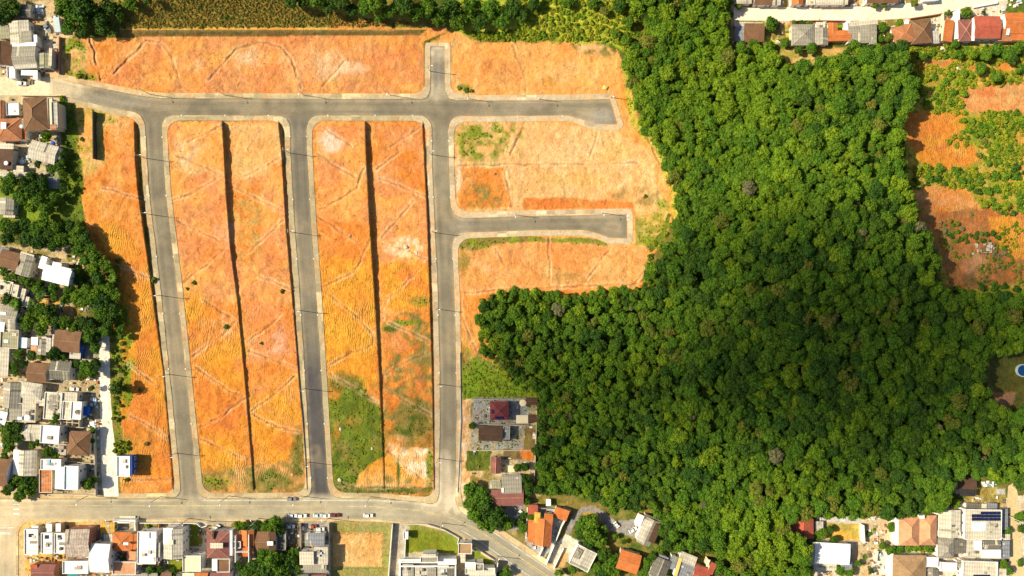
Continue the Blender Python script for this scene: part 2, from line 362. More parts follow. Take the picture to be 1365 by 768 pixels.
def paint(pts, c, c2=None, warp=0, fur=None, f=None, al=1.0):
    if warp<3: m = polyin(x+wa*warp, y+wb*warp, pts).astype(float)
    else:
        m = sum(polyin(x+wa*warp*1.5+(na-.5)*k, y+wb*warp*1.5+(nb-.5)*k, pts).astype(float) for k in (-warp*1.6,0,warp*1.6,warp*2.8))/4
    setc(m,c,c2,f,al)
    if fur is not None: FUR[:] = FUR*(1-m)+fur*m
def blob(cx,cy,rx,ry,c,c2=None,a=1.0,f=None):
    r = ((x-cx+wa*rx*1.1)/rx)**2+((y-cy+wb*ry*1.1)/ry)**2
    setc(np.clip(1.25-r,0,1)*a, c, c2, f)
setc(np.ones(x.shape,bool), DG, OL)
# inhabited strips
paint([(-500,96),(82,96),(82,240),(-500,240)], TN, GC, 0, f=nb)
paint([(-500,0),(82,0),(82,110),(-500,110)], (.30,.22,.12), TN, 6)
paint([(78,20),(100,40),(84,112),(60,112),(60,20)], TN, PL, 5)
paint([(-500,235),(110,235),(110,300),(-500,300)], DG, BG, 8)
paint([(-500,318),(132,330),(140,448),(134,560),(160,662),(-500,664)], TN, GC, 2, f=nb)
paint([(10,325),(60,332),(100,345),(112,360),(104,372),(80,352),(40,340),(8,334)], TN, OL, 5)
paint([(52,400),(70,398),(95,410),(122,418),(126,432),(100,428),(70,416),(50,410)], (.62,.36,.08), DUST, 3)
paint([(88,335),(125,330),(150,400),(150,455),(128,455),(100,430)], DG, OL, 6)
paint([(135,690),(445,690),(445,830),(-500,830),(-500,690)], TN, GC, 0, f=nb)
paint([(-500,700),(120,700),(120,830),(-500,830)], TN, (.62,.40,.12), 0, f=nb)
paint([(530,690),(620,700),(700,770),(700,830),(530,830)], TN, GC, 0, f=nb)
paint([(610,520),(720,528),(722,665),(700,720),(620,690)], TN, OL, 4, f=nb)
paint([(690,660),(760,668),(890,690),(1010,768),(1010,830),(740,830),(690,720)], DG, OL, 6, f=nb)
paint([(1080,700),(1365,660),(1800,660),(1800,830),(1080,830)], TN, LPAV, 0, f=nb)
paint([(975,-400),(1800,-400),(1800,62),(1200,60),(975,60)], TN, OL, 0, f=nb)
# left lot
paint([(84,138),(178,148),(182,160),(186,255),(202,375),(220,495),(230,610),(234,658),(160,660),(158,600),(150,540),(150,455),(145,380),(118,320),(108,270),(112,205),(84,205)], PE, OR, 3)
paint([(82,135),(100,138),(108,215),(112,240),(100,285),(82,285)], BG, DG, 5)
paint([(100,140),(178,150),(176,162),(140,166),(136,220),(112,240),(104,200)], (.36,.30,.05), DUST, 8, f=nb)
blob(116,175,7,26,DUST,PE,.9)
paint([(108,255),(140,262),(130,300),(112,290)], OR, (.62,.30,.05), 6)
paint([(128,290),(160,300),(196,345),(214,470),(232,640),(160,650),(165,520),(150,400)], YO, OR, 8, 1.0, f=nc)
paint([(140,380),(165,390),(180,460),(172,560),(150,560),(148,450)], YO, BG, 8, .4, f=nb)
paint([(149,440),(158,445),(166,500),(160,560),(166,605),(152,610),(149,540)], BG, OL, 5, f=nb)
blob(190,590,22,30,YO,OL,.35,nb); blob(165,595,14,14,BG,OL,.8,nb); blob(205,370,12,10,OL,PE,.5,nb)
blob(165,170,20,18,DUST,PE,.8)
# first strip above the first street
paint([(84,108),(84,50),(165,50),(300,47),(560,46),(575,36),(600,40),(565,55),(566,130),(300,131),(140,118)], PE, PK, 2, f=na)
paint([(84,50),(110,50),(118,110),(84,106)], DUST, BG, 10, f=nb)
paint([(120,60),(150,60),(145,100),(118,100)], OR, PE, 10)
paint([(142,112),(240,124),(566,123),(566,131),(240,131),(142,119)], OR, YO, 1)
blob(335,80,30,22,(.7,.46,.28),PE,.7); blob(120,102,16,7,BG,OL,.9,nb); blob(440,85,60,25,(.68,.42,.26),PE,.5)
paint([(150,-60),(540,-60),(580,-10),(545,36),(300,38),(160,38)], (.30,.22,.035), (.25,.21,.035), 3, f=nb)
paint([(160,37.6),(545,37.2),(575,37),(575,39.6),(160,39.6)], (.62,.33,.07))
paint([(160,39.6),(560,39.6),(560,47.6),(160,49)], (.21,.14,.04), (.17,.13,.035), 2, f=nb)  # dry grass bank face, its slope shade put into a darker brown
paint([(440,28),(480,24),(530,40),(440,40)], (.55,.22,.05), None, 5)
# blocks
paint([(222,160),(374,160),(384,280),(398,450),(412,660),(262,660),(248,560),(234,420),(222,230)], PE, PK, 4)
paint([(240,165),(300,165),(302,230),(232,230)], PE, DUST, 10); paint([(305,165),(372,165),(378,230),(310,240)], (.60,.34,.12), PE, 8, f=nc)
paint([(246,390),(318,400),(326,520),(337,655),(262,655)], OR, YO, 16, .8, f=nc)
paint([(322,400),(392,400),(400,500),(330,520)], PK, OR, 12, .5); paint([(330,505),(400,500),(408,640),(340,640)], (.56,.24,.05), YO, 10, .9)
paint([(312,255),(350,240),(352,340),(318,350)], (.50,.27,.07), OR, 14, f=nb)
paint([(360,220),(378,215),(390,400),(372,400)], PE, PK, 8, f=nb)
blob(368,455,20,22,(.66,.38,.26),PK,.7,nb); blob(355,500,40,30,PK,OR,.5); blob(290,435,26,18,(.68,.38,.15),OR,.7,nb); blob(300,310,18,16,(.66,.40,.26),PE,.5,nb)
paint([(266,625),(408,615),(409,660),(266,660)], OL, (.5,.26,.08), 14, f=nb); blob(290,645,22,12,OL,BG,.8,nb); blob(365,640,30,14,(.12,.14,.015),OL,.95,nb); blob(397,605,10,34,DG,OL,.95,nb)
blob(280,641,10,6,BG,None,.7); blob(330,600,30,16,YO,OR,.5)
paint([(414,160),(566,160),(576,300),(580,500),(578,660),(440,660),(430,500),(420,330)], PE, OR, 4)
paint([(418,165),(487,165),(490,300),(424,310)], PK, PE, 8); blob(440,190,20,16,(.72,.52,.38),PE,.9)
paint([(424,300),(496,300),(503,520),(436,520)], YO, (.58,.22,.03), 8, 1.0, f=nc); paint([(425,290),(490,300),(488,350),(428,340)], OR, (.6,.22,.05), 8, .4)
paint([(497,165),(564,165),(570,260),(500,260)], PK, OR, 8); paint([(500,260),(572,260),(574,350),(504,350)], PE, PK, 8)
blob(540,330,26,14,(.74,.52,.34),PE,.9,nb); paint([(505,350),(574,350),(576,420),(510,410)], YO, OR, 8, .7)
paint([(510,420),(577,410),(578,560),(514,560)], OR, OL, 10, .2, f=nb); blob(528,455,16,20,PK,OR,.9); blob(540,430,24,5,DG,BG,.9); blob(520,437,9,6,DG,BG,1)
blob(555,560,30,32,DG,OL,1,nb); blob(540,585,34,22,DG,OL,.9,nb); blob(566,480,9,40,DG,OL,.6,nb); blob(560,400,14,8,BG,OL,.7,nb)
paint([(440,505),(470,500),(512,545),(514,650),(442,655),(438,560)], (.135,.175,.014), (.10,.14,.012), 14, 0, f=nb)
blob(448,520,12,14,OR,YO,.7,nb); blob(500,520,12,14,OR,OL,.7,nb); blob(470,560,14,8,OL,OR,.5,nb); blob(500,585,9,14,OL,DG,.6,nb); blob(450,570,6,22,OL,OR,.5,nb); blob(470,625,10,10,OL,DG,.6,nb)
blob(458,600,16,16,OL,DG,.8,nb); blob(460,510,22,16,DG,OL,.8,nb)
paint([(473,650),(478,632),(495,618),(512,608),(576,600),(576,652),(473,652)], (.6,.33,.10), YO, 5, .7, f=nc)
paint([(516,590),(545,600),(572,598),(574,640),(560,640),(530,620)], (.74,.56,.36), DUST, 8, f=nb); blob(530,590,16,12,DUST,OR,.7,nb)
paint([(440,648),(576,650),(572,658),(445,658)], OL, DG, 3, f=nb); blob(572,630,5,34,DG,BG,.9,nb); blob(531,630,2.5,22,DG,None,1); blob(519,640,6,6,OL,DG,.9); blob(543,642,6,5,OL,None,.8)
# right lots
paint([(566,60),(600,38),(640,56),(690,57),(770,55),(812,62),(828,90),(838,140),(868,190),(892,240),(897,285),(888,318),(868,345),(855,378),(760,388),(690,384),(650,392),(640,430),(655,470),(620,490),(610,400),(604,320),(602,160),(640,128),(600,126)], (.64,.31,.09), PE, 6)
paint([(596,50),(640,60),(640,128),(606,128)], PE, DUST, 10); paint([(640,70),(690,68),(700,110),(640,110)], (.60,.27,.08), PE, 10); blob(760,95,60,22,(.68,.36,.10),DUST,.8)
blob(618,116,12,5,BG,OL,.9,nb); blob(735,108,14,8,OL,YO,.6,nb); paint([(760,58),(805,60),(815,75),(770,72)], OL, DUST, 5, f=nb)
paint([(602,163),(640,160),(810,168),(868,205),(880,262),(860,282),(700,282),(640,284),(610,278)], (.66,.38,.16), DUST, 5, f=nb)
paint([(607,168),(655,165),(700,170),(690,215),(620,220),(608,205)], DUST, (.20,.24,.02), 14, f=nb); blob(640,205,26,18,(.16,.21,.015),DUST,.9,nb); blob(618,196,14,14,BG,None,.5,nb)
paint([(607,222),(672,222),(682,276),(612,280)], OR, (.60,.24,.06), 4); blob(646,262,26,20,OL,OR,.95,nb); blob(612,240,4,20,PL,None,.7)
paint([(697,263),(845,268),(846,278),(697,279)], (.55,.17,.035), (.58,.22,.05), 3); blob(725,245,30,14,(.62,.30,.10),None,.5)
blob(825,258,26,10,OL,PE,.6,nb); blob(862,262,18,20,DUST,OL,.7,nb)
paint([(846,290),(880,262),(895,280),(885,320),(866,335),(850,330)], DUST, (.30,.27,.04), 8, f=nb); blob(852,310,7,24,(.22,.25,.02),OL,.8,nb); blob(868,322,16,8,BG,None,.9,nb); 
paint([(895,285),(886,320),(868,338),(864,330),(882,308),(890,285)], BG, DG, 2)
paint([(608,316),(840,320),(862,345),(856,374),(760,384),(690,382),(612,390),(608,330)], (.62,.31,.10), (.60,.25,.07), 5); paint([(611,317),(660,314),(740,317),(800,319),(815,330),(780,325),(720,323),(660,325),(630,335),(612,330)], BG, OL, 4, f=nb)
blob(640,365,22,14,PL,PE,.7); blob(618,345,9,14,OL,BG,.7,nb); blob(760,370,60,10,DUST,OL,.5,nb)
paint([(608,388),(860,376),(872,352),(880,352),(862,392),(760,396),(690,392),(652,398),(640,430),(650,470),(690,500),(660,500),(617,490)], (.62,.27,.06), OR, 3)
paint([(820,60),(832,90),(842,140),(872,188),(897,240),(903,290),(895,288),(888,240),(862,190),(832,140),(823,92)], (.62,.26,.07), YO, 2)
paint([(832,105),(846,160),(876,196),(900,240),(905,290),(899,292),(894,245),(870,200),(840,165)], BG, (.4,.36,.05), 2, f=nb)
paint([(616,486),(640,470),(680,492),(720,525),(720,532),(617,532)], (.15,.23,.014), BG, 5, f=nb); blob(622,480,8,20,BG,OL,.8,nb); blob(655,475,14,5,OR,None,.8)
paint([(613,532),(628,532),(626,640),(622,660),(613,690),(610,655)], DUST, PL, 2, f=nb)
# scrubby land right of the lots, north
paint([(600,-60),(860,-60),(858,48),(838,70),(812,58),(700,54),(620,48),(600,36)], (.27,.32,.02), (.42,.38,.04), 6, f=nb)
paint([(845,0),(880,0),(880,60),(850,60)], DG, OL, 6)
# eastern clay clearings
paint([(1205,55),(1500,60),(1500,400),(1270,395),(1252,380),(1250,320),(1222,290),(1212,250),(1200,200),(1210,150),(1230,130),(1212,80)], (.24,.27,.02), (.46,.30,.05), 8, f=nb)
paint([(1218,78),(1300,78),(1420,92),(1420,100),(1300,92),(1260,92),(1218,100)], OR, (.50,.30,.06), 8, f=nb); paint([(1218,58),(1262,58),(1262,70),(1222,70)], OR, DUST, 4)
paint([(1285,118),(1345,108),(1500,110),(1500,150),(1370,152),(1300,152),(1275,140),(1282,125)], (.60,.24,.07), (.56,.27,.09), 8, f=nb)
paint([(1205,150),(1280,148),(1290,165),(1275,180),(1300,195),(1310,215),(1290,222),(1255,226),(1225,215),(1205,185)], (.60,.26,.025), OR, 6, 0.6, f=nc)
paint([(1355,170),(1420,165),(1420,235),(1350,230)], OR, (.46,.28,.05), 8, f=nb)
paint([(1222,250),(1250,246),(1290,252),(1310,280),(1300,292),(1240,290),(1218,262)], (.60,.22,.03), (.62,.30,.10), 5, .3)
paint([(1215,285),(1330,280),(1420,280),(1420,372),(1270,385),(1258,360),(1245,310)], (.44,.15,.04), (.28,.14,.04), 8, f=nb)
paint([(1320,290),(1350,286),(1420,320),(1420,350),(1350,345),(1325,315)], (.56,.22,.04), YO, 5, .8); blob(1300,350,26,16,(.52,.26,.12),None,.8)
paint([(1265,398),(1330,393),(1335,398),(1275,404)], (.30,.13,.03))
paint([(1316,468),(1500,468),(1500,520),(1350,545),(1330,530),(1320,500)], (.12,.12,.02), (.10,.10,.02), 4, f=nb); paint([(1322,525),(1352,523),(1350,545),(1335,545)], (.36,.20,.10), None, 4)
# yards, lawns, paving
paint([(28,695),(36,690),(160,690),(160,700),(60,702),(36,705),(32,740),(28,740)], (.62,.42,.14), TN, 2)
paint([(33,738),(110,735),(110,752),(33,768)], (.62,.38,.10)); paint([(-100,740),(34,740),(34,830),(-100,830)], PL, TN, 4)
paint([(272,728),(278,700),(308,700),(308,768),(270,768)], GC); paint([(255,697),(270,697),(272,729),(255,729)], (.16,.20,.012)); paint([(247,695),(276,695),(276,740),(247,740)], (.50,.49,.42)); paint([(253,698),(268,698),(270,705),(270,726),(266,729),(253,729)], (.15,.19,.012))
paint([(221,745),(244,742),(245,762),(221,764)], (.22,.24,.02)); paint([(227,696),(244,696),(244,705),(227,705)], BG); paint([(192,697),(217,697),(217,708),(192,708)], BG, OL, f=nb)
paint([(160,697),(182,697),(182,709),(160,709)], (.45,.40,.26)); paint([(308,696),(340,696),(340,708),(308,708)], (.16,.20,.03), OL, f=nb)
paint([(372,697),(405,697),(405,732),(385,735),(372,720)], (.22,.17,.12), BR, f=nb); paint([(376,730),(402,730),(402,760),(376,755)], (.07,.11,.012)); paint([(405,696),(438,696),(438,712),(405,712)], (.32,.31,.29)); paint([(405,728),(420,728),(420,738),(405,738)], TN)
paint([(443,695),(522,695),(520,830),(441,830)], (.30,.25,.08), (.26,.26,.06), 2, f=nb); paint([(444,710),(510,710),(509,755),(443,756)], (.66,.40,.15), (.62,.33,.10), 2)
paint([(526,695),(545,695),(545,768),(518,768)], (.45,.38,.28))
paint([(546,697),(570,697),(590,703),(612,718),(613,722),(611,739),(575,736),(541,738),(541,722),(545,715)], (.15,.20,.012), (.20,.225,.015), 1, f=nb)
paint([(634,729),(660,748),(659,756),(640,750),(632,744),(630,737)], BG); paint([(540,738),(560,735),(612,740),(610,746),(538,746)], (.44,.38,.28))
paint([(631,531),(706,531),(706,565),(630,565)], PAV, (.30,.29,.27), f=nb); paint([(628,566),(712,566),(712,600),(627,600)], GC, (.30,.30,.27), f=nb); paint([(700,570),(715,566),(712,600),(698,600)], OL, BR, f=nb)
paint([(622,600),(655,601),(652,628),(621,628)], DG, (.14,.17,.02), 2, f=nb); paint([(671,598),(712,600),(712,616),(671,612)], BR, (.22,.16,.06), f=nb); paint([(692,600),(711,600),(710,614),(697,615)], (.55,.17,.04), OR)
paint([(664,612),(712,614),(712,640),(670,634)], GC, TN, f=nb)
paint([(645,634),(668,634),(668,645),(648,650)], GC, OL, f=nb); paint([(675,674),(700,672),(694,705),(678,708),(668,690)], (.26,.26,.26))
paint([(703,676),(760,676),(738,728),(722,748),(700,722)], (.36,.36,.36)); paint([(755,712),(772,722),(758,750),(752,748),(738,756),(728,750),(740,725)], LPAV, GC); paint([(750,735),(757,738),(752,757),(742,757)], (.62,.33,.12))
paint([(752,709),(762,690),(775,676),(792,674),(808,684),(820,695),(850,692),(850,718),(835,716),(808,708),(798,694),(788,682),(775,684),(768,696),(760,712)], (.30,.29,.28), (.25,.245,.24), f=nb)
paint([(776,684),(788,681),(800,690),(806,698),(800,700),(790,690),(780,692)], (.42,.30,.10)); paint([(811,706),(845,716),(840,728),(815,734)], (.14,.17,.015), OL, f=nb)
paint([(1088,690),(1146,688),(1146,698),(1098,698),(1095,708),(1088,708)], (.55,.52,.46)); paint([(1100,697),(1146,698),(1145,720),(1100,718)], (.60,.36,.06), (.40,.30,.06), 2, f=nb); paint([(1138,722),(1148,722),(1148,760),(1136,760)], TN)
paint([(1150,692),(1196,692),(1198,720),(1150,720)], PL, TN, 3); paint([(1144,718),(1168,718),(1166,830),(1140,830)], (.56,.44,.24), TN); paint([(1165,733),(1190,735),(1186,768),(1160,768)], LPAV)
paint([(1296,650),(1340,648),(1342,672),(1280,672),(1285,665)], (.38,.30,.08), OL, 3, f=nb); paint([(1329,652),(1341,652),(1341,660),(1329,660)], (.42,.42,.38))
paint([(1020,35),(1060,32),(1055,60),(1018,58)], (.50,.42,.06), OL, 3, f=nb); paint([(980,28),(1018,28),(1018,32),(980,32)], BG); paint([(1040,68),(1130,60),(1140,76),(1060,92),(1040,84)], DUST, (.30,.26,.04), 6, f=nb)
paint([(1170,30),(1200,28),(1190,58),(1170,58)], BG, OL, 2, f=nb); paint([(1240,25),(1253,22),(1254,42),(1241,42)], LPAV); paint([(1256,20),(1272,20),(1270,30),(1256,30)], TN); paint([(1290,12),(1330,5),(1330,22),(1290,22)], BG, None); paint([(1338,0),(1500,-6),(1500,15),(1340,22)], BG, DG, f=nb)
paint([(1272,16),(1296,12),(1330,2),(1330,-4),(1345,-4),(1336,30),(1296,22),(1280,25)], LPAV); paint([(1106,32),(1135,32),(1135,42),(1106,42)], BG)
paint([(826,75),(838,100),(850,160),(880,198),(903,240),(908,290),(902,300),(897,290),(892,245),(872,205),(842,165),(832,110)], (.34,.36,.03), (.5,.36,.06), 2, f=nb)
for cx_,cy_,rx_,ry_,c1_,c2_,al_ in ((1240,190,20,14,RED,YO,.6),(1275,205,20,12,(.66,.32,.05),OR,.6),(1262,268,28,12,(.66,.30,.12),OR,.7),(1235,275,14,12,RED,BR,.6),(1320,130,26,12,RED,DUST,.5),(1350,140,18,10,(.66,.36,.14),OR,.5),(1290,340,26,14,(.56,.28,.12),RED,.5),(1300,370,26,10,(.56,.28,.13),BR,.5),(1265,320,12,20,BR,OL,.6,),(1250,85,24,5,RED,OL,.5),(1330,86,30,5,OR,OL,.5),(250,200,14,24,(.74,.50,.30),PE,.5),(345,190,16,20,OR,PK,.5),(285,350,14,22,OR,RED,.5),(365,350,12,30,RED,OR,.4),(255,470,12,30,RED,YO,.5),(305,560,16,26,RED,OR,.5),(375,590,16,14,RED,OR,.5),(455,230,16,20,OR,RED,.4),(480,410,12,26,RED,OR,.4),(548,230,12,24,RED,OR,.4),(560,505,9,20,RED,None,.5),(450,450,14,20,(.64,.32,.03),None,.6),(470,90,26,10,(.72,.50,.34),None,.5),(250,85,26,14,(.70,.46,.24),PE,.6),(180,90,14,14,RED,OR,.5),(545,70,14,24,OR,RED,.6),(150,250,16,16,RED,PE,.5),(170,220,12,26,PK,RED,.5),(660,90,26,12,RED,OR,.4),(750,200,50,14,(.68,.42,.20),None,.5),(760,240,50,10,(.50,.36,.10),None,.4),(820,200,20,20,(.64,.36,.10),None,.5),(680,345,20,16,OR,RED,.4),(800,355,26,12,(.68,.38,.14),None,.5),(216,215,3,50,OR,None,.0)):
    blob(cx_,cy_,rx_,ry_,c1_,c2_,al_,nb)
# spoil beside ditches, dusty trampled edges
sp = np.exp(-((dit-2.2)/1.6)**2)*open_land*edgefade
sp=sp*(.3+.7*brk)*.42
C[:] = C*(1-sp[...,None]) + np.array((.74,.50,.26))*sp[...,None]
dt = np.exp(-(dit/1.0)**2)*open_land*edgefade
dt=dt*(.3+.7*brk2)*.55
C[:] = C*(1-dt[...,None]) + np.array((.24,.11,.04))*dt[...,None]  # ditch beds darkened, their shade painted into the soil colour
for dd,c in ((d_av,(.58,.42,.22)),):
    e = np.exp(-np.clip(dd,0,99)/4.)*(y>688)
    C[:] = C*(1-.7*e[...,None])+np.array(c)*.7*e[...,None]
# ---------------------------------------------------------------- ground mesh
def set_attrs(me, col, fur=None):
    a = me.attributes.new('col','FLOAT_COLOR','POINT'); b = np.ones((len(col),4),np.float32); b[:,:3]=np.clip(col,0,1); a.data.foreach_set('color', b.ravel())
    if fur is not None:
        a=me.attributes.new('fur','FLOAT','POINT'); a.data.foreach_set('value', fur.astype(np.float32).ravel())
nr,ncol = x.shape
K = S*(HC-GZ)/HC
VX=(x-CX)*K; VY=(CY-y)*K
me = bpy.data.meshes.new('ground'); 
idx=np.arange(nr*ncol).reshape(nr,ncol)
quads=np.stack([idx[1:,:-1],idx[1:,1:],idx[:-1,1:],idx[:-1,:-1]],-1).reshape(-1,4)
me.vertices.add(nr*ncol); me.vertices.foreach_set('co', np.stack([VX,VY,GZ],-1).astype(np.float32).ravel())
me.loops.add(quads.size); me.loops.foreach_set('vertex_index', quads.ravel().astype(np.int32))
me.polygons.add(len(quads)); me.polygons.foreach_set('loop_start', np.arange(0,quads.size,4,dtype=np.int32))
me.update(calc_edges=True); me.materials.append(GROUND); set_attrs(me, C.reshape(-1,3), FUR)
ground = bpy.data.objects.new('ground', me); COL.objects.link(ground); tag(ground, kind='structure')
# ---- sheets lying on the ground, cut out along a field
def sheet(name, f, off, mat, colfn, skirt=0.25):
    pos_=[]; faces=[]; vid={}; src=[]
    inside=f<0
    c4=np.stack([inside[1:,:-1],inside[1:,1:],inside[:-1,1:],inside[:-1,:-1]],-1); n=c4.sum(-1)
    def gv(k):
        if k not in vid: vid[k]=len(pos_); pos_.append((x.flat[k],y.flat[k],GZ.flat[k]))
        return vid[k]
    ff=f.ravel(); xf=x.ravel(); yf=y.ravel(); zf=GZ.ravel()
    def ev(a,b):
        k=(a,b) if a<b else (b,a)
        if k not in vid:
            a2,b2=k; t=ff[a2]/(ff[a2]-ff[b2]); vid[k]=len(pos_)
            pos_.append((xf[a2]+t*(xf[b2]-xf[a2]), yf[a2]+t*(yf[b2]-yf[a2]), zf[a2]+t*(zf[b2]-zf[a2])))
        return vid[k]
    Q=quads.reshape(nr-1,ncol-1,4)
    for q in Q[n==4].tolist(): faces.append([gv(k) for k in q])
    sk=[]
    for q in Q[(n>0)&(n<4)].tolist():
        pl=[]
        for i in range(4):
            a=q[i]; b=q[(i+1)%4]; ia=ff[a]<0; ib=ff[b]<0
            if ia: pl.append((gv(a),0))
            if ia!=ib: pl.append((ev(a,b),1))
        if len(pl)>=3:
            faces.append([p[0] for p in pl])
            for i in range(len(pl)):
                if pl[i][1] and pl[(i+1)%len(pl)][1]: sk.append((pl[i][0],pl[(i+1)%len(pl)][0]))
    A=np.array(pos_); nv=len(A)
    if skirt:
        low={}
        ex=[]
        for a,b in sk:
            for k in (a,b):
                if k not in low: low[k]=nv+len(ex); ex.append(k)
            faces.append([b,a,low[a],low[b]])
        if ex: 
            B=A[ex].copy(); B[:,2]-=skirt+off; A=np.vstack([A,B])
    z=A[:,2]+off; k=S*(HC-z)/HC
    co=np.stack([(A[:,0]-CX)*k,(CY-A[:,1])*k,z],-1)
    me=bpy.data.meshes.new(name); me.from_pydata(co.tolist(),[],faces); me.materials.append(mat)
    set_attrs(me, colfn(A[:,0],A[:,1]))
    o=bpy.data.objects.new(name,me); COL.objects.link(o); tag(o, kind='structure'); return o
def gidx(px,py):
    px=np.asarray(px,float); py=np.asarray(py,float)
    kx=[np.full(px.shape,60.)]
    for l in LINES: q=np.interp(py,l[0][0],l[0][1]); kx+=[q,q+.7]
    kx.append(np.full(px.shape,700.)); u=px.copy()
    for n in range(len(kref)-1):
        m=(px>=kx[n])&(px<kx[n+1]); u[m]=(kref[n]+(px-kx[n])/(kx[n+1]-kx[n])*(kref[n+1]-kref[n]))[m]
    return np.clip(np.searchsorted(rows,py)-1,0,nr-2), np.clip(np.searchsorted(cols,u)-1,0,ncol-2)
def field(v):  # sample a grid field at arbitrary photo coordinates (regular enough away from banks)
    def g(px,py):
        i,j=gidx(px,py); return v[i,j]
    return g
def mixa(a,b,t): t=np.clip(t,0,1)[:,None]; return np.array(a)*(1-t)+np.array(b)*t
g_new=field(d_new); g_road=field(d_road)
def roadcol(px,py):
    n1=vnoise(px,py,30,31,4); n2=vnoise(px,py,7,32,3)
    c=mixa((.165,.142,.10),(.22,.19,.13),(n1-.3)*2.5)
    r2=np.interp(py,[p[1] for p in R2],[p[0] for p in R2]); near=np.exp(-((px-r2)/22)**2)
    c=c+(np.array((.062,.06,.066))-c)*(near*np.clip((py-430)/70,0,1)*np.clip((680-py)/20,0,1)*.9)[:,None]
    c=c+(np.array((.13,.12,.10))-c)*(near*np.clip((430-py)/60,0,1)*.4*(py>160))[:,None]
    # avenue dusty
    av=np.clip((py-656)/8,0,1); c=c+(mixa((.37,.325,.225),(.29,.255,.18),(n1-.3)*2.5)-c)*av[:,None]
    c=c+(np.array((.42,.35,.235))-c)*(av*np.clip((160-px)/120,0,1))[:,None]
    c=c+(np.array((.27,.25,.19))-c)*(av*np.clip((px-600)/40,0,1)*.8)[:,None]
    # pale dusty mouths
    for (cx,cy,rx,ry,cc,al) in ((590,668,34,22,(.58,.50,.36),.9),(592,640,14,40,(.44,.38,.28),.7),(80,116,50,22,(.50,.42,.28),.9),(583,120,14,18,(.36,.31,.22),.8),(798,156,26,12,(.30,.28,.24),.6),(812,305,26,12,(.12,.12,.10),.5),(615,300,20,14,(.27,.24,.18),.6),(584,72,12,12,(.44,.38,.28),.8),(584,98,9,16,(.22,.20,.17),.7),(166,669,13,4,(.19,.17,.13),.8),(253,689,9,6,(.21,.19,.14),.7),(310,683,10,5,(.19,.17,.13),.6),(298,137,14,5,(.14,.12,.09),.5),(470,148,18,4,(.15,.13,.1),.5),(700,140,30,5,(.26,.22,.17),.5),(150,135,60,12,(.28,.25,.19),.6),(240,672,40,10,(.36,.31,.2),.5),(20,700,30,60,(.52,.42,.27),.9),(590,220,16,50,(.25,.22,.15),.5)):
        r=((px-cx)/rx)**2+((py-cy)/ry)**2; c=c+(np.array(cc)-c)*(np.clip(1.2-r+(n2-.5)*.8,0,1)*al)[:,None]
    c=c*(0.88+.24*n2)[:,None]
    c=c+(np.array((.36,.28,.17))-c)*(np.clip((vnoise(px,py,34,39,4)-.52)*5,0,1)*.38)[:,None]
    d=g_road(px,py); lane=np.clip(np.abs(np.abs(d+10.5)-5)/5,0,1); c=c*(0.93+.13*lane)[:,None]
    c=c*(1+.25*np.exp(-((d+.8)/1.0)**2))[:,None]
    c=c*(.86+.28*vnoise(d*14,(px+py)*.35,18,37,3))[:,None]
    sp_=np.clip((vnoise(px,py,11,38,3)-.60)*6,0,1)*np.clip(1+d/4,0,1)*.22; c=c+(np.array((.45,.27,.12))-c)*sp_[:,None]
    return c
def walkcol(px,py):
    n1=vnoise(px,py,26,41,3); n2=vnoise(px,py,6,42,3)
    c=mixa((.36,.30,.18),(.44,.36,.22),(n1-.3)*2.5)
    c=c+(np.array((.56,.40,.22))-c)*(np.clip((130-py)/6,0,1)*np.clip((n1-.35)*4,0,1)*(px<560))[:,None]
    c=c+(np.array((.50,.40,.27))-c)*(np.clip((px-540)/30,0,1)*.6)[:,None]
    c=c+(np.array((.52,.40,.22))-c)*(np.clip((py-655)/8,0,1)*.8)[:,None]
    # some bays are cast of newer or older concrete
    bay=np.floor(py/13).astype(int)+7*np.floor(px/13).astype(int); h=np.abs(np.sin(bay*12.9898)*43758.5)%1
    c=c*np.where(h>.87,1.35,np.where(h<.12,.78,1.0))[:,None]
    c=c+(np.array((.54,.30,.12))-c)*(np.clip((vnoise(px,py,16,46,3)-.52)*5,0,1)*.45)[:,None]
    return c*(0.85+.3*n2)[:,None]
sheet('road', d_road, 0.03, ROADM, roadcol)
mw = d_road
endcut = np.minimum(d_av+0, 99)
kerbmask = np.maximum(-d_road, d_road-0.5)
excl = np.minimum(np.minimum(d_lane, d_west), 1e9)
sheet('kerb', np.maximum(kerbmask, -excl), 0.17, KERBM, lambda px,py: mixa((.30,.25,.17),(.44,.37,.25),vnoise(px,py,8,44,2)*1.3))
wlim = np.where((y>685)&(x<640), 3.2, 7.6) 
sheet('pavement', np.maximum(np.maximum(np.maximum(0.5-d_road, d_road-wlim), np.where((x>560)&(x<610),57-y,-9)), -excl), 0.15, WALKM, walkcol)
sheet('lane', d_lane, 0.02, WALKM, lambda px,py: mixa((.70,.63,.50),(.80,.74,.62),vnoise(px,py,12,51,3)))
sheet('west_street', d_west, 0.02, WALKM, lambda px,py: mixa((.56,.46,.29),(.70,.60,.43),vnoise(px,py,16,52,3)))
sheet('upper_street', d_topst, 0.02, WALKM, lambda px,py: mixa((.66,.56,.42),(.76,.67,.53),vnoise(px,py,16,53,3)))
sheet('dirt_track', d_east, 0.02, WALKM, lambda px,py: mixa((.50,.38,.19),(.60,.47,.27),vnoise(px,py,14,54,3)))
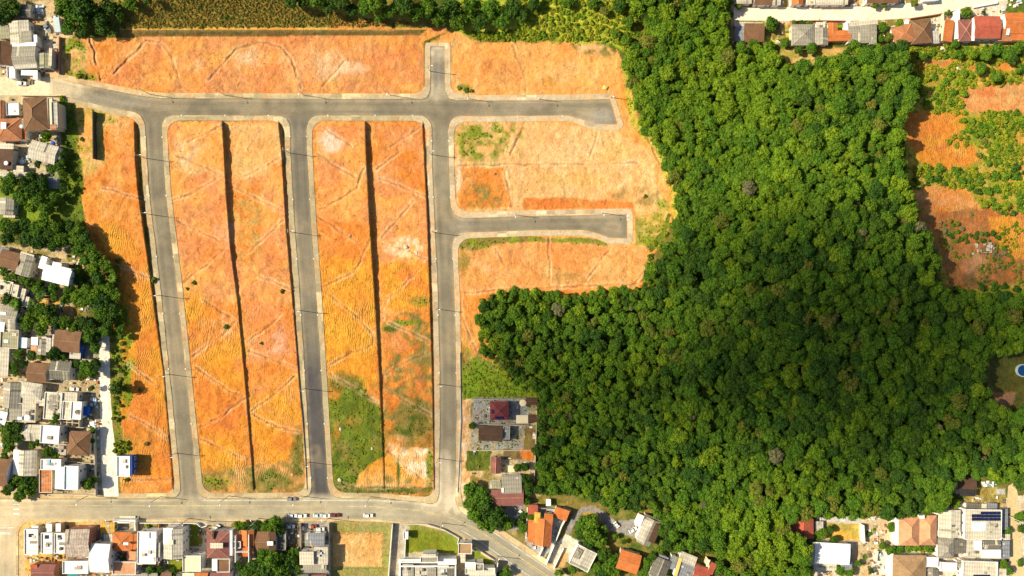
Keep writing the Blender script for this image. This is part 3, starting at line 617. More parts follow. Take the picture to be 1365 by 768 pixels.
# pavement slab joints: recessed strips crossing the pavement of the new streets are in the relief of the material
# painted lines
def marking(name, pts, w, mat, off=0.045, dash=None):
    v=[];f=[]
    P2=[]
    for (a,b) in zip(pts[:-1],pts[1:]):
        L_=math.hypot(b[0]-a[0],b[1]-a[1]); n=max(1,int(L_/4))
        for i in range(n): P2.append((a[0]+(b[0]-a[0])*i/n,a[1]+(b[1]-a[1])*i/n))
    P2.append(pts[-1])
    for i,p in enumerate(P2):
        a=P2[max(0,i-1)]; b=P2[min(len(P2)-1,i+1)]; dx,dy=b[0]-a[0],b[1]-a[1]; l=math.hypot(dx,dy); nx,ny=-dy/l*w/2,dx/l*w/2
        zz=Z(*p)+off
        v+= [P(p[0]-nx,p[1]-ny,zz),P(p[0]+nx,p[1]+ny,zz)]
        if i and not (dash and i%dash[0]>=dash[1]): f.append((2*i-2,2*i-1,2*i+1,2*i))
    o=meshobj(name,v,f,mat); tag(o,kind='structure'); return o
cen=[(-300,674),(60,674),(300,674.3),(430,674.5),(500,675.5),(560,680.5),(602,690.5),(632,703.5),(662,722.8),(702,749.5),(735,771)]
marking('centre_line', cen, 0.8, PAINTY)
marking('edge_line', [(270,667),(400,667),(500,667.3),(545,669)], 0.6, PAINTW)
marking('edge_line', [(615,707),(640,722),(690,757),(720,778)], 0.7, PAINTW)
marking('edge_line', [(655,707.5),(672,719),(705,741),(735,761)], 0.7, PAINTW)
marking('centre_line', [(628,704.2),(661,725),(701,752),(734,774)], 0.5, PAINTY)
marking('stop_line', [(-10,704),(19,703.6)], 1.6, PAINTW); marking('stop_line', [(-10,711),(14,711)], 3.2, PAINTW)
for i in range(4): marking('zebra_stripe', [(75,664+i*0),(75,664)] if False else [(18,667+i*6),(26,667+i*6)], 2.0, PAINTW)
# ---------------------------------------------------------------- vegetation prototypes
def ico(sub):
    bm=bmesh.new(); bmesh.ops.create_icosphere(bm, subdivisions=sub, radius=1); v=[tuple(a.co) for a in bm.verts]; f=[tuple(b.index for b in c.verts) for c in bm.faces]; bm.free(); return np.array(v), f
ICO1=ico(1); ICO2=ico(2)
def crown_mesh(name, seed, nl=11, leaves=620, flat=0.55, lobr=(.30,.46), leaf=.10):
    r=np.random.RandomState(seed); V=[];F=[]; n=0
    lobes=[]
    for i in range(nl):
        for _ in range(30):
            a=r.rand()*6.283; rr=(r.rand()**.6)*.66; p=np.array([rr*math.cos(a),rr*math.sin(a),(1-rr*rr)*flat*(.6+.7*r.rand())])
            if all(np.linalg.norm(p-q[0])>.27 for q in lobes): break
        lobes.append((p, lobr[0]+(lobr[1]-lobr[0])*r.rand()))
    for p,R in lobes:
        v,f=ICO1; vv=v*(1+.18*r.randn(len(v),1))*[1,1,.8]*R*.86+p
        V.append(vv); F+= [tuple(k+n for k in g) for g in f]; n+=len(vv)
    for i in range(leaves):
        p,R=lobes[r.randint(nl)]
        d=r.randn(3); d/=np.linalg.norm(d); d[2]=abs(d[2])*1.0 if r.rand()<.8 else d[2]
        c=p+d*R*(.82+.34*r.rand())*[1,1,.85]
        t=d+.75*r.randn(3); t/=np.linalg.norm(t); u=np.cross(t,[.3,.2,.9]); u/=np.linalg.norm(u)+1e-6; w=np.cross(t,u)
        s=leaf*(.6+.9*r.rand())
        V.append(np.array([c+u*s,c+w*s*.7,c-u*s,c-w*s*.7])+t*0); F.append((n,n+1,n+2,n+3)); n+=4
    V=np.vstack(V)
    rad=np.percentile(np.hypot(V[:,0],V[:,1]),97); V[:,:2]/=rad; V[:,2]/=rad
    me=bpy.data.meshes.new(name); me.from_pydata(V.tolist(),[],F); me.materials.append(LEAF['mid']); return me
CROWNS=[crown_mesh('crown',100+i, nl=(9,13,18,24,15,11)[i], leaves=1250+60*i, lobr=((.30,.46),(.24,.40),(.19,.32),(.16,.27),(.18,.40),(.28,.42))[i], leaf=(.07,.062,.058,.052,.066,.075)[i], flat=(.55,.6,.45,.4,.7,.5)[i]) for i in range(6)]
CROWNS.append(crown_mesh('crown',120,nl=22,leaves=900,flat=.35,lobr=(.2,.3),leaf=.07))
BUSHES=[crown_mesh('foliage',200+i, nl=5+i, leaves=200, flat=.5, leaf=.15) for i in range(3)]
def palm_mesh():
    V=[];F=[];n=0
    for k in range(13):
        a=6.283*k/13+.2*rnd.random(); pr=None
        for j in range(7):
            t=j/6; R=t; z=.35*math.sin(t*2.4)-.25*t*t; w=.10*math.sin(math.pi*min(1,t*.9+.08))+.01
            c=Vector((R*math.cos(a),R*math.sin(a),z)); sd=Vector((-math.sin(a),math.cos(a),-.3))*w
            V+= [c-sd,c,c+Vector((sd.x*-1,sd.y*-1,sd.z))*-1]; 
            if j: 
                b=n+3*j; F+= [(b-3,b-2,b+1,b),(b-2,b-1,b+2,b+1)]
        n+=21
    me=bpy.data.meshes.new('fronds'); me.from_pydata([tuple(v) for v in V],[],F); me.materials.append(LEAF['dark']); return me
PALM=palm_mesh()
def trunk_mesh():
    m=MB(); m.tube((0,0,-.1),(.05,0,.55),.06,.042,7); m.tube((.05,0,.55),(.02,.03,1),.042,.02,6)
    for k in range(4):
        a=k*1.57+.4; m.tube((.04,0,.5+.08*k),(.04+.35*math.cos(a),.35*math.sin(a),.82+.05*k),.025,.01,5)
    me=bpy.data.meshes.new('trunk'); me.from_pydata(m.v,[],m.f); me.materials.append(BARK); return me
TRUNK=trunk_mesh()
CNT={}
def setmat(o, mat):
    o.material_slots[0].link='OBJECT'; o.material_slots[0].material=LEAF[mat]
def tree(px, py, r, mat='mid', label=None, group=None, k=None, name='broadleaf_tree', ht=None, cat='tree'):
    """px, py, r in photo pixels (of the crown as seen)"""
    g=Z(px,py); R=r*S*(HC-g)/HC; h=ht if ht else min(1.6+R*1.2, 9)
    zc=g+h-R*.5; X,Y,_=P(px,py,g+h)
    t=empty(name,(X,Y,g),rnd.random()*6.28); tag(t,label,cat,group)
    s=R*1.08
    if name=='palm_tree':
        c=linkmesh('fronds',PALM,t,(0,0,h),sc=(s,s,s)); setmat(c,mat)
    else:
        me=CROWNS[rnd.randrange(6)] if k is None else CROWNS[k]
        c=linkmesh('crown',me,t,(0,0,h-s*.8),sc=(s,s,s*(.85+.3*rnd.random()))); setmat(c,mat)
    linkmesh('trunk',TRUNK,t,(0,0,0),sc=(max(1,R*.9),max(1,R*.9),h-s*.45 if name!='palm_tree' else h))
    return t,c
def bush(px,py,r,mat='mid',label=None,group=None,name='shrub'):
    g=Z(px,py); R=r*S; X,Y,_=P(px,py,g+R*.6)
    o=linkmesh(name,BUSHES[rnd.randrange(3)],None,(X,Y,g-.1*R),(0,0,rnd.random()*6.28),(R*1.1,R*1.1,R*1.0)); setmat(o,mat)
    tag(o,label,'shrub',group); return o
def scatter(name, pts, protos, mat, kind='stuff'):
    """pts: (x,y,z,scale,rot); one mass of plants made by instancing the given meshes on points"""
    me=bpy.data.meshes.new(name); me.from_pydata([p[:3] for p in pts],[],[])
    a=me.attributes.new('sc','FLOAT','POINT'); a.data.foreach_set('value',[p[3] for p in pts])
    a=me.attributes.new('rz','FLOAT','POINT'); a.data.foreach_set('value',[p[4] for p in pts])
    o=bpy.data.objects.new(name,me); COL.objects.link(o); tag(o,kind=kind)
    ng=bpy.data.node_groups.new(name,'GeometryNodeTree')
    ng.interface.new_socket('Geometry',in_out='INPUT',socket_type='NodeSocketGeometry'); ng.interface.new_socket('Geometry',in_out='OUTPUT',socket_type='NodeSocketGeometry')
    gi=ng.nodes.new('NodeGroupInput'); go=ng.nodes.new('NodeGroupOutput'); m2p=ng.nodes.new('GeometryNodeMeshToPoints'); ng.links.new(gi.outputs[0],m2p.inputs[0])
    iop=ng.nodes.new('GeometryNodeInstanceOnPoints'); ng.links.new(m2p.outputs[0],iop.inputs['Points'])
    oi=ng.nodes.new('GeometryNodeObjectInfo'); oi.inputs[0].default_value=protos; oi.transform_space='ORIGINAL'; oi.inputs['As Instance'].default_value=False
    ng.links.new(oi.outputs['Geometry'],iop.inputs['Instance'])
    na_=ng.nodes.new('GeometryNodeInputNamedAttribute'); na_.data_type='FLOAT'; na_.inputs[0].default_value='sc'; ng.links.new(na_.outputs['Attribute'],iop.inputs['Scale'])
    nb_=ng.nodes.new('GeometryNodeInputNamedAttribute'); nb_.data_type='FLOAT'; nb_.inputs[0].default_value='rz'
    cx=ng.nodes.new('ShaderNodeCombineXYZ'); ng.links.new(nb_.outputs['Attribute'],cx.inputs[2]); ng.links.new(cx.outputs[0],iop.inputs['Rotation'])
    sm=ng.nodes.new('GeometryNodeSetMaterial'); sm.inputs['Material'].default_value=LEAF[mat]; ng.links.new(iop.outputs[0],sm.inputs['Geometry']); ng.links.new(sm.outputs[0],go.inputs[0])
    md=o.modifiers.new('scatter','NODES'); md.node_group=ng
    return o
def dart(poly, rmin, rmax, n, over=.8, seed=1, power=1.5, holes=None, grid=None):
    r=random.Random(seed); xs=[p[0] for p in poly]; ys=[p[1] for p in poly]; x0,x1,y0,y1=min(xs),max(xs),min(ys),max(ys)
    q=np.array([[r.uniform(x0,x1),r.uniform(y0,y1)] for _ in range(n)]); m=polyin(q[:,0],q[:,1],poly)
    if holes:
        for h in holes: m&=~polyin(q[:,0],q[:,1],h)
    q=q[m]; rad=sorted([rmin+(rmax-rmin)*r.random()**power for _ in q],reverse=True)
    cell=rmax*2; G=grid if grid is not None else {}; out=[]
    for (a,b),R in zip(q.tolist(),rad):
        i,j=int(a//cell),int(b//cell); ok=True
        for ii in (i-1,i,i+1):
            for jj in (j-1,j,j+1):
                for (c,d,e) in G.get((ii,jj),()):
                    if (a-c)**2+(b-d)**2<((R+e)*over)**2: ok=False; break
                if not ok: break
            if not ok: break
        if ok: G.setdefault((i,j),[]).append((a,b,R)); out.append((a,b,R))
    return out
# ---------------------------------------------------------------- the forest
FOREST=[(833,-60),(842,10),(862,48),(846,66),(832,75),(838,100),(850,150),(862,180),(888,205),(898,240),(906,285),(898,320),(884,345),(862,362),(858,384),(812,388),(760,395),(720,392),(680,388),(655,395),(640,415),(637,440),(645,470),(668,488),(700,508),(722,530),(720,566),(716,600),(718,632),(712,655),(735,658),(762,658),(795,666),(820,680),(846,678),(884,688),(885,730),(900,735),(925,728),(955,738),(985,755),(1000,830),(1060,830),(1082,755),(1078,722),(1052,718),(1056,690),(1090,688),(1145,688),(1200,688),(1250,683),(1268,668),(1272,640),(1300,635),(1340,642),(1345,630),(1356,640),(1362,650),(1450,650),(1450,520),(1350,548),(1330,545),(1316,520),(1314,470),(1450,462),(1450,400),(1330,392),(1270,400),(1254,385),(1246,330),(1220,290),(1215,260),(1205,200),(1196,170),(1216,140),(1225,110),(1213,85),(1213,62),(1190,60),(1150,62),(1128,70),(1090,84),(1060,90),(1040,78),(1022,58),(1000,62),(978,62),(966,30),(972,-60)]
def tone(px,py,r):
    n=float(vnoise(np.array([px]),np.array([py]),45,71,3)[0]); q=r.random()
    bright = .52*math.exp(-((px-960)/160)**2-((py-130)/160)**2)+.45*math.exp(-((px-1010)/70)**2-((py-720)/110)**2)+.2*math.exp(-((px-860)/60)**2-((py-480)/60)**2)  # more lime crowns where sunlight falls: light put into the leaf colour
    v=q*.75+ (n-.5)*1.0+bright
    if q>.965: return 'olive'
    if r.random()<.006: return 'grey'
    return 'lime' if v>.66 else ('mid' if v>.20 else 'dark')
FG={}
big=[(1048,207,13,'mid'),(1112,168,15,'dark'),(1137,255,16,'mid'),(1180,215,12,'mid'),(915,300,12,'mid'),(1085,268,13,'mid'),(940,205,11,'lime'),(1033,158,12,'lime')]
for b_ in big: FG.setdefault((int(b_[0]//19),int(b_[1]//19)),[]).append(b_[:3])
ft=dart(FOREST,3.3,10.5,42000,.60,seed=3,power=3.2,grid=FG)
ft=[f if not (f[0]<900 and f[1]>380) else (f[0],f[1],f[2] if f[2]<6.2 else 6.2+(f[2]-6.2)*.4) for f in ft]
rt=random.Random(11)
inview=lambda p: -4<p[0]<1369 and -4<p[1]<772
ft.sort(key=lambda p:-p[2]-(0 if inview(p) else -100))
tones={'lime':'lime-green','mid':'mid-green','dark':'dark green','olive':'olive-brown','grey':'grey leafless-looking'}
FROW=['at the top','upper part','above middle','middle','below middle','lower part','at the bottom']
FCOL=['western tongue','west edge','west of centre','centre','east of centre','east edge','far east']
def flabel(px,py,R,t):
    sz='very broad' if R>10.5 else 'broad' if R>8.2 else 'medium' if R>7.2 else 'small'
    i=min(6,max(0,int(py/768*7))); j=min(6,max(0,int((px-640)/(1365-640)*7)))
    q=('north' if (py/768*7)%1<.5 else 'south')+('west' if ((px-640)/725*7)%1<.5 else 'east')
    return f"{sz} {tones[t]} forest crown {FROW[i]}, {FCOL[j]}, {q}ern"
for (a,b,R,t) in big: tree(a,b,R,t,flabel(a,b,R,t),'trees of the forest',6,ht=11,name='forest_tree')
rest={}
proto={}
for n,(a,b,R) in enumerate(ft):
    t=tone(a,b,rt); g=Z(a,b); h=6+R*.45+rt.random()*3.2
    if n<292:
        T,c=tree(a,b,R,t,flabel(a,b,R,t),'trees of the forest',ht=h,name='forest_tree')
        proto.setdefault(c.data.name,c)
    else:
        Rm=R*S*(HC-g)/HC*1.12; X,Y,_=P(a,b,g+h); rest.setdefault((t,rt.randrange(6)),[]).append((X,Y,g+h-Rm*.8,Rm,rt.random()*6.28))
pl=list(proto.values())
def mass(name, sets, pls):
    """one object for a mass of plants: points with an index choose the shape and the leaf material"""
    me=bpy.data.meshes.new(name); pts=[]; kk=[]
    keys=sorted(sets)
    for n,k in enumerate(keys):
        pts+=sets[k]; kk+=[n]*len(sets[k])
    me.from_pydata([p[:3] for p in pts],[],[])
    for nm,i in (('sc',3),('rz',4)):
        a=me.attributes.new(nm,'FLOAT','POINT'); a.data.foreach_set('value',[p[i] for p in pts])
    a=me.attributes.new('kk','INT','POINT'); a.data.foreach_set('value',kk)
    o=bpy.data.objects.new(name,me); COL.objects.link(o); tag(o,kind='stuff')
    ng=bpy.data.node_groups.new(name,'GeometryNodeTree'); N=ng.nodes; Lk=ng.links.new
    ng.interface.new_socket('Geometry',in_out='INPUT',socket_type='NodeSocketGeometry'); ng.interface.new_socket('Geometry',in_out='OUTPUT',socket_type='NodeSocketGeometry')
    gi=N.new('NodeGroupInput'); go=N.new('NodeGroupOutput'); m2p=N.new('GeometryNodeMeshToPoints'); Lk(gi.outputs[0],m2p.inputs[0])
    def named(nm,ty,):
        q=N.new('GeometryNodeInputNamedAttribute'); q.data_type=ty; q.inputs[0].default_value=nm; return q.outputs['Attribute']
    sc_=named('sc','FLOAT'); rz=named('rz','FLOAT'); ki=named('kk','INT')
    cx=N.new('ShaderNodeCombineXYZ'); Lk(rz,cx.inputs[2]); jn=N.new('GeometryNodeJoinGeometry')
    for n,k in enumerate(keys):
        cmp=N.new('FunctionNodeCompare'); cmp.data_type='INT'; cmp.operation='EQUAL'; Lk(ki,cmp.inputs[2]); cmp.inputs[3].default_value=n
        iop=N.new('GeometryNodeInstanceOnPoints'); Lk(m2p.outputs[0],iop.inputs['Points']); Lk(cmp.outputs[0],iop.inputs['Selection'])
        oi=N.new('GeometryNodeObjectInfo'); oi.inputs[0].default_value=pls[k[1]%len(pls)]; oi.transform_space='ORIGINAL'; Lk(oi.outputs['Geometry'],iop.inputs['Instance'])
        Lk(sc_,iop.inputs['Scale']); Lk(cx.outputs[0],iop.inputs['Rotation'])
        sm=N.new('GeometryNodeSetMaterial'); sm.inputs['Material'].default_value=LEAF[k[0]]; Lk(iop.outputs[0],sm.inputs['Geometry']); Lk(sm.outputs[0],jn.inputs[0])
    Lk(jn.outputs[0],go.inputs[0])
    o.modifiers.new('scatter','NODES').node_group=ng
    return o
f_rest=mass('forest', rest, pl)
# undergrowth beneath the forest crowns
ug={}
for (a,b,R) in dart(FOREST,2.5,4.5,20000,.85,seed=9):
    g=Z(a,b); X,Y,_=P(a,b,g+2); ug.setdefault((rt.choice(['mid','dark','dark','mid','olive']),rt.randrange(3)),[]).append((X,Y,g+rt.random()*2.0,R*S*1.25,rt.random()*6.28))
# ---------------------------------------------------------------- other trees
LM=[(29,14,'the dark top left roof'),(26,45,'the grey L-shaped roof'),(47,152,'the big brown hipped roof'),(14,172,'the terracotta hipped roof'),
 (58,203,'the tilted pale grey gable roof'),(8,215,'the roof with a white dish'),(70,245,'the small grey shed'),(10,276,'the weathered grey roof'),(76,368,'the big white house'),
 (33,353,'the grey-brown gable'),(80,345,'the tan lane'),(90,414,'the orange dirt path'),(90,456,'the large brown roof'),(50,497,'the brown gable with the pale ridge'),(81,494,'the dark grey gable'),
 (84,540,'the blue canopy'),(68,579,'the bright white flat roof'),(105,591,'the brown pyramid roof'),(33,617,'the white and beige striped gable'),(80,637,'the pale blue foil roof'),(150,520,'the pale lane'),(165,622,'the lone blue-walled house'),
 (320,730,'the orange terraced roofs'),(353,722,'the brown gable'),(419,719,'the slate blue roof'),(400,757,'the grey and white roofs'),(576,715,'the large walled lawn'),(674,655,'the maroon-brown roof'),
 (720,706,'the walled orange house'),(665,547,'the wine red roof'),(654,578,'the dark brown gable'),(776,743,'the tilted grey roof'),(865,710,'the two-tone roof'),
 (838,748,'the bright orange roof'),(880,757,'the charcoal roof'),(800,715,'the curved grey driveway'),(1070,703,'the red-orange gable'),(1112,740,'the large white roof'),(1124,708,'the ochre plot'),
 (1224,708,'the salmon double-hipped roof'),(1212,760,'the tan hipped roof'),(1310,700,'the pale roof with solar panels'),(1290,650,'the dark clearing roof'),(1350,700,'the dirt track'),
 (1006,42,'the westernmost upper street roof'),(1072,46,'the grey pyramid roof'),(1120,45,'the orange L-shaped roof'),(1152,43,'the wide grey roof'),(1228,42,'the upper brown pyramid roof'),
 (1316,37,'the top right maroon roof'),(1260,190,'the ploughed orange clearing'),(1315,130,'the bare clay slope'),(1265,268,'the bright clay scar'),(1310,330,'the brown debris clearing'),(1340,500,'the round pool lawn'),
 (300,20,'the dry grass bank'),(480,20,'the orange soil patch'),(583,80,'the short dead-end street'),(700,80,'the northern bare lots'),(120,30,'the west bank end')]
def where(px,py):
    d,l=min(((math.hypot(px-a,py-b),(a,b,s)) for a,b,s in LM),key=lambda t:t[0]); dx,dy=px-l[0],py-l[1]
    v='north' if dy<0 else 'south'; hh='west' if dx<0 else 'east'
    dr = v if abs(dy)>2.4*abs(dx) else hh if abs(dx)>2.4*abs(dy) else v+hh
    ds='just ' if d<16 else '' if d<32 else 'well '
    return f"{ds}{dr} of {l[2]}"
def atree(px,py,r,t,name='broadleaf_tree',k=None,ht=None):
    sz='large' if r>11 else 'medium' if r>6.5 else 'small'
    nm='palm' if name=='palm_tree' else 'tree'
    return tree(px,py,r,t,f"{sz} {tones[t]} {nm} {where(px,py)}",'trees between the houses',k,name,ht)
def abush(px,py,r,t):
    sz='large' if r>4.5 else 'small'; tn={'scrub':'yellow-green','dry':'dry brown'}.get(t,tones.get(t))
    return bush(px,py,r,t,f"{sz} {tn} shrub {where(px,py)}",'shrubs outside the forest')
TREES=[(8,8,14,'dark'),(-6,20,12,'dark'),(82,8,13,'mid'),(96,22,16,'mid'),(112,10,17,'dark'),(128,26,15,'dark'),(143,12,15,'dark'),(88,36,9,'mid'),(108,38,9,'dark'),(140,35,8,'dark'),(158,20,8,'mid'),(6,22,9,'dark'),
 (172,4,8,'mid'),(196,0,6,'dark'),(388,-2,10,'dark'),(402,1,8,'dark'),(422,0,10,'mid'),(438,6,10,'dark'),(455,-2,11,'dark'),(468,12,8,'dark'),(485,8,10,'mid'),(503,2,13,'mid'),(520,12,11,'mid'),(538,5,13,'dark'),(553,16,11,'mid'),(570,8,14,'mid'),(585,22,12,'mid'),(600,10,14,'dark'),(612,27,11,'mid'),(628,8,14,'mid'),(640,25,12,'dark'),(655,10,13,'mid'),(668,26,11,'mid'),(684,8,12,'dark'),(697,18,9,'dark'),(712,2,9,'dark'),(758,2,7,'mid'),(790,3,7,'mid'),(806,14,6,'olive'),(826,6,9,'dark'),(822,44,6,'mid'),(838,28,8,'mid'),(836,52,7,'mid'),(505,24,6,'mid'),
 # gardens around 240-290
 (12,240,10,'mid'),(28,244,10,'dark'),(8,252,8,'mid'),(24,262,10,'mid'),(42,250,10,'dark'),(40,236,8,'dark'),(55,244,9,'dark'),(72,262,8,'mid'),(50,264,9,'mid'),(60,276,9,'mid'),(40,277,8,'lime'),(56,288,6,'mid'),(75,222,6,'mid'),(66,226,6,'mid'),(82,232,6,'mid'),(84,250,6,'dark'),(60,182,7,'lime'),(50,218,5,'dark'),(80,217,5,'mid'),(82,206,5,'dark'),
 # band 290-330
 (4,300,9,'mid'),(18,304,10,'dark'),(8,318,9,'dark'),(30,300,9,'dark'),(32,318,10,'dark'),(45,305,10,'mid'),(58,298,8,'mid'),(48,322,10,'dark'),(62,312,9,'dark'),(74,302,9,'mid'),(80,318,9,'mid'),(70,328,8,'mid'),(90,300,8,'dark'),(96,316,10,'mid'),(104,304,8,'mid'),(112,316,9,'dark'),(88,326,5,'grey'),(102,332,9,'mid'),(118,330,8,'mid'),(112,345,8,'mid'),(125,342,9,'mid'),(122,358,9,'lime'),(136,352,10,'mid'),(130,370,10,'dark'),(146,362,8,'mid'),(140,382,10,'mid'),(125,388,9,'lime'),(120,400,9,'mid'),(135,400,10,'dark'),(150,392,9,'mid'),(112,388,9,'mid'),(148,410,9,'dark'),(132,418,10,'mid'),(146,428,10,'dark'),(158,436,7,'mid'),(138,440,8,'mid'),(154,418,8,'mid'),(160,448,5,'mid'),(108,402,9,'mid'),(98,396,8,'lime'),(84,400,7,'mid'),(88,388,7,'mid'),(102,375,6,'dark'),(102,362,5,'mid'),(92,384,7,'mid'),
 (8,372,6,'mid'),(18,368,6,'mid'),(28,372,6,'mid'),(38,378,7,'mid'),(48,384,8,'mid'),(58,388,7,'dark'),(70,384,7,'mid'),(52,376,6,'dark'),(52,396,6,'lime'),(72,396,6,'mid'),(4,362,6,'mid'),(2,356,5,'dark'),(104,370,5,'dark'),
 (6,398,8,'dark'),(16,404,8,'mid'),(22,412,6,'mid'),(42,412,7,'dark'),(38,424,8,'lime'),(46,418,8,'lime'),(54,412,9,'mid'),(66,416,9,'dark'),(74,430,9,'dark'),(60,428,9,'lime'),(52,438,9,'mid'),(32,436,7,'mid'),(28,426,6,'dark'),(85,430,9,'mid'),(97,436,8,'mid'),(108,432,9,'dark'),(118,436,8,'dark'),(116,448,9,'mid'),(124,452,8,'dark'),(110,456,6,'mid'),(126,464,7,'mid'),(120,442,8,'mid'),(102,428,6,'olive'),
 (22,473,7,'mid'),(40,474,6,'dark'),(54,475,5,'lime'),(71,472,9,'dark'),(82,476,6,'mid'),(16,488,6,'mid'),(18,496,6,'mid'),(30,486,6,'dark'),(112,488,8,'mid'),(120,496,9,'mid'),(126,484,7,'dark'),(108,500,6,'mid'),(99,486,5,'mid'),(154,517,10,'dark'),(122,518,4,'mid'),
 (66,556,6,'lime'),(75,556,7,'mid'),(68,561,5,'lime'),(6,574,10,'mid'),(18,570,10,'dark'),(22,584,8,'dark'),(8,588,8,'mid'),(10,598,8,'mid'),(4,610,6,'mid'),(42,594,5,'mid'),(50,590,5,'mid'),(62,603,7,'mid'),(72,608,5,'mid'),(122,588,3.5,'mid'),(123,574,4,'mid'),
 (12,648,8,'dark'),(22,640,8,'mid'),(34,640,8,'dark'),(30,652,9,'mid'),(38,655,8,'mid'),(24,662,8,'mid'),(42,646,7,'mid'),(116,646,8,'mid'),(124,640,5,'lime'),(8,654,7,'dark'),
 (316,702,6,'lime'),(326,703,6,'mid'),(342,702,7,'dark'),(356,703,9,'mid'),(366,698,9,'mid'),(372,706,7,'dark'),(350,742,10,'mid'),(364,748,12,'mid'),(352,762,12,'dark'),(372,762,12,'mid'),(336,756,9,'dark'),(384,748,10,'dark'),(390,738,7,'mid'),(396,760,8,'dark'),(378,772,10,'dark'),(328,766,8,'mid'),(318,756,6,'dark'),(342,774,9,'mid'),(230,763,5,'mid'),(200,761,6,'mid'),(210,762,6,'dark'),(163,748,5,'dark'),
 (628,655,10,'mid'),(640,664,13,'mid'),(626,672,9,'mid'),(634,686,11,'mid'),(650,680,14,'dark'),(645,698,11,'mid'),(663,692,13,'dark'),(676,698,9,'mid'),(655,703,8,'mid'),(630,650,7,'mid'),(692,698,6,'mid'),(698,688,5,'dark'),(698,705,6,'mid'),(708,690,5,'mid'),(702,668,6,'mid'),(676,764,7,'mid'),(668,768,6,'dark'),(700,640,7,'dark'),(706,652,8,'dark'),(700,622,6,'dark'),(630,568,5,'dark'),(690,624,6,'mid'),
 (778,700,10,'mid'),(790,696,10,'mid'),(776,712,9,'dark'),(790,712,12,'mid'),(800,722,10,'mid'),(786,724,8,'dark'),(804,708,7,'mid'),(806,740,9,'dark'),(818,746,8,'mid'),(812,758,9,'mid'),(796,758,8,'mid'),(802,768,9,'dark'),(820,764,7,'mid'),(764,760,6,'mid'),(745,765,6,'lime'),(862,752,7,'mid'),(870,742,7,'dark'),(860,765,7,'mid'),(880,735,6,'mid'),(888,728,6,'dark'),(900,720,8,'mid'),(915,722,8,'mid'),(960,758,9,'mid'),(975,768,10,'mid'),(940,735,7,'olive'),(820,716,4,'mid'),(832,723,3.5,'dark'),
 (1098,713,7,'mid'),(1108,706,5,'dark'),(1090,716,6,'mid'),(1112,722,6,'dark'),(1082,724,6,'mid'),(1070,728,7,'mid'),(1122,762,7,'mid'),(1134,764,6,'mid'),(1145,752,5,'mid'),(1162,762,4,'dark'),(1190,704,6,'mid'),(1178,728,5,'mid'),(1188,734,7,'mid'),(1200,733,6,'mid'),(1212,732,5,'lime'),(1224,731,6,'lime'),(1238,731,6,'mid'),(1275,672,6,'lime'),(1345,708,5,'mid'),(1340,754,6,'mid'),(1346,762,6,'mid'),(1362,690,7,'mid'),(1364,705,6,'dark'),(1362,752,5,'mid'),(1058,762,9,'mid'),
 (1028,31,9,'mid'),(1028,60,6,'mid'),(1083,64,7,'mid'),(1066,66,6,'dark'),(1047,56,6,'mid'),(1139,62,9,'mid'),(1060,30,4,'mid'),(1070,30,4,'dark'),(1080,31,4,'mid'),(1006,56,7,'mid'),(1290,16,8,'mid'),(1265,16,4,'mid'),(1232,74,6,'mid'),(1274,58,5,'mid'),(1300,70,8,'lime'),(1317,72,8,'mid'),(1332,64,8,'mid'),(1348,68,9,'mid'),(1362,62,9,'mid'),(1352,78,7,'dark'),(1280,72,6,'mid'),(1310,90,8,'mid'),(1330,102,7,'mid'),(1362,90,6,'mid'),(1178,36,6,'mid'),(1186,48,6,'olive'),(1175,50,5,'mid'),(1200,30,5,'lime'),(1312,16,3,'dark'),(1168,7,4,'mid'),(1180,6,4,'mid'),(1220,4,5,'olive'),(985,8,5,'olive')]
for t in TREES: atree(*t)
for (a,b,r) in ((20,405,7),(43,404,6),(56,392,6),(150,371,7),(46,268,6),(372,752,7),(322,768,6),(1152,742,5)): atree(a,b,r,'dark' if r<7 else 'mid','palm_tree')
# plants, shrubs
SH=[(300,436,3,'mid'),(258,377,3,'mid'),(249,385,2.5,'mid'),(376,388,3,'olive'),(348,458,2.5,'mid'),(168,640,3,'olive'),(205,373,4,'olive'),(194,592,3,'dry'),(186,520,3,'olive'),(118,643,3,'mid'),(96,209,3,'mid'),(108,186,3,'lime'),(94,166,3,'lime'),(88,190,3,'mid'),(92,222,4,'mid'),(104,238,4,'mid'),(860,262,3,'olive'),(620,120,4,'scrub'),(612,117,3,'scrub'),(628,121,3,'scrub'),(104,101,4,'scrub'),(112,103,3,'scrub'),(82,141,5,'lime'),(82,132,5,'lime'),(83,150,4,'lime'),(198,703,3,'mid'),(210,702,3,'scrub'),(230,700,3,'mid'),(1188,748,3,'olive'),(1200,745,3,'lime'),(1230,736,3,'scrub'),(1244,734,4,'lime'),(1158,712,4,'mid'),(1165,706,3,'lime'),(880,330,5,'scrub'),(873,324,4,'scrub'),(888,312,4,'scrub'),(893,300,4,'scrub'),(866,342,5,'mid')]
for s in SH: abush(*s)
rs=random.Random(5)
def shrubs(poly,n,r0,r1,mats,seed,cap=None):
    out=dart(poly,r0,r1,n,.9,seed=seed)
    for (a,b,R) in out[:cap]: abush(a,b,R,rs.choice(mats))
shrubs([(1222,100),(1300,96),(1300,112),(1280,130),(1290,150),(1240,152),(1225,130)],260,2.5,6,['scrub','mid','lime'],21)
shrubs([(1300,92),(1360,96),(1360,110),(1310,112)],120,2.5,5,['scrub','mid'],22)
shrubs([(1285,155),(1365,148),(1365,170),(1350,175),(1330,170),(1300,178),(1280,170)],200,2.5,5.5,['scrub','lime','mid'],23)
shrubs([(1258,180),(1285,176),(1298,190),(1270,196)],80,2.5,4.5,['mid','scrub'],24)
shrubs([(1300,175),(1345,172),(1350,215),(1320,222),(1305,205)],110,2,4.5,['lime','scrub','olive','mid'],25)
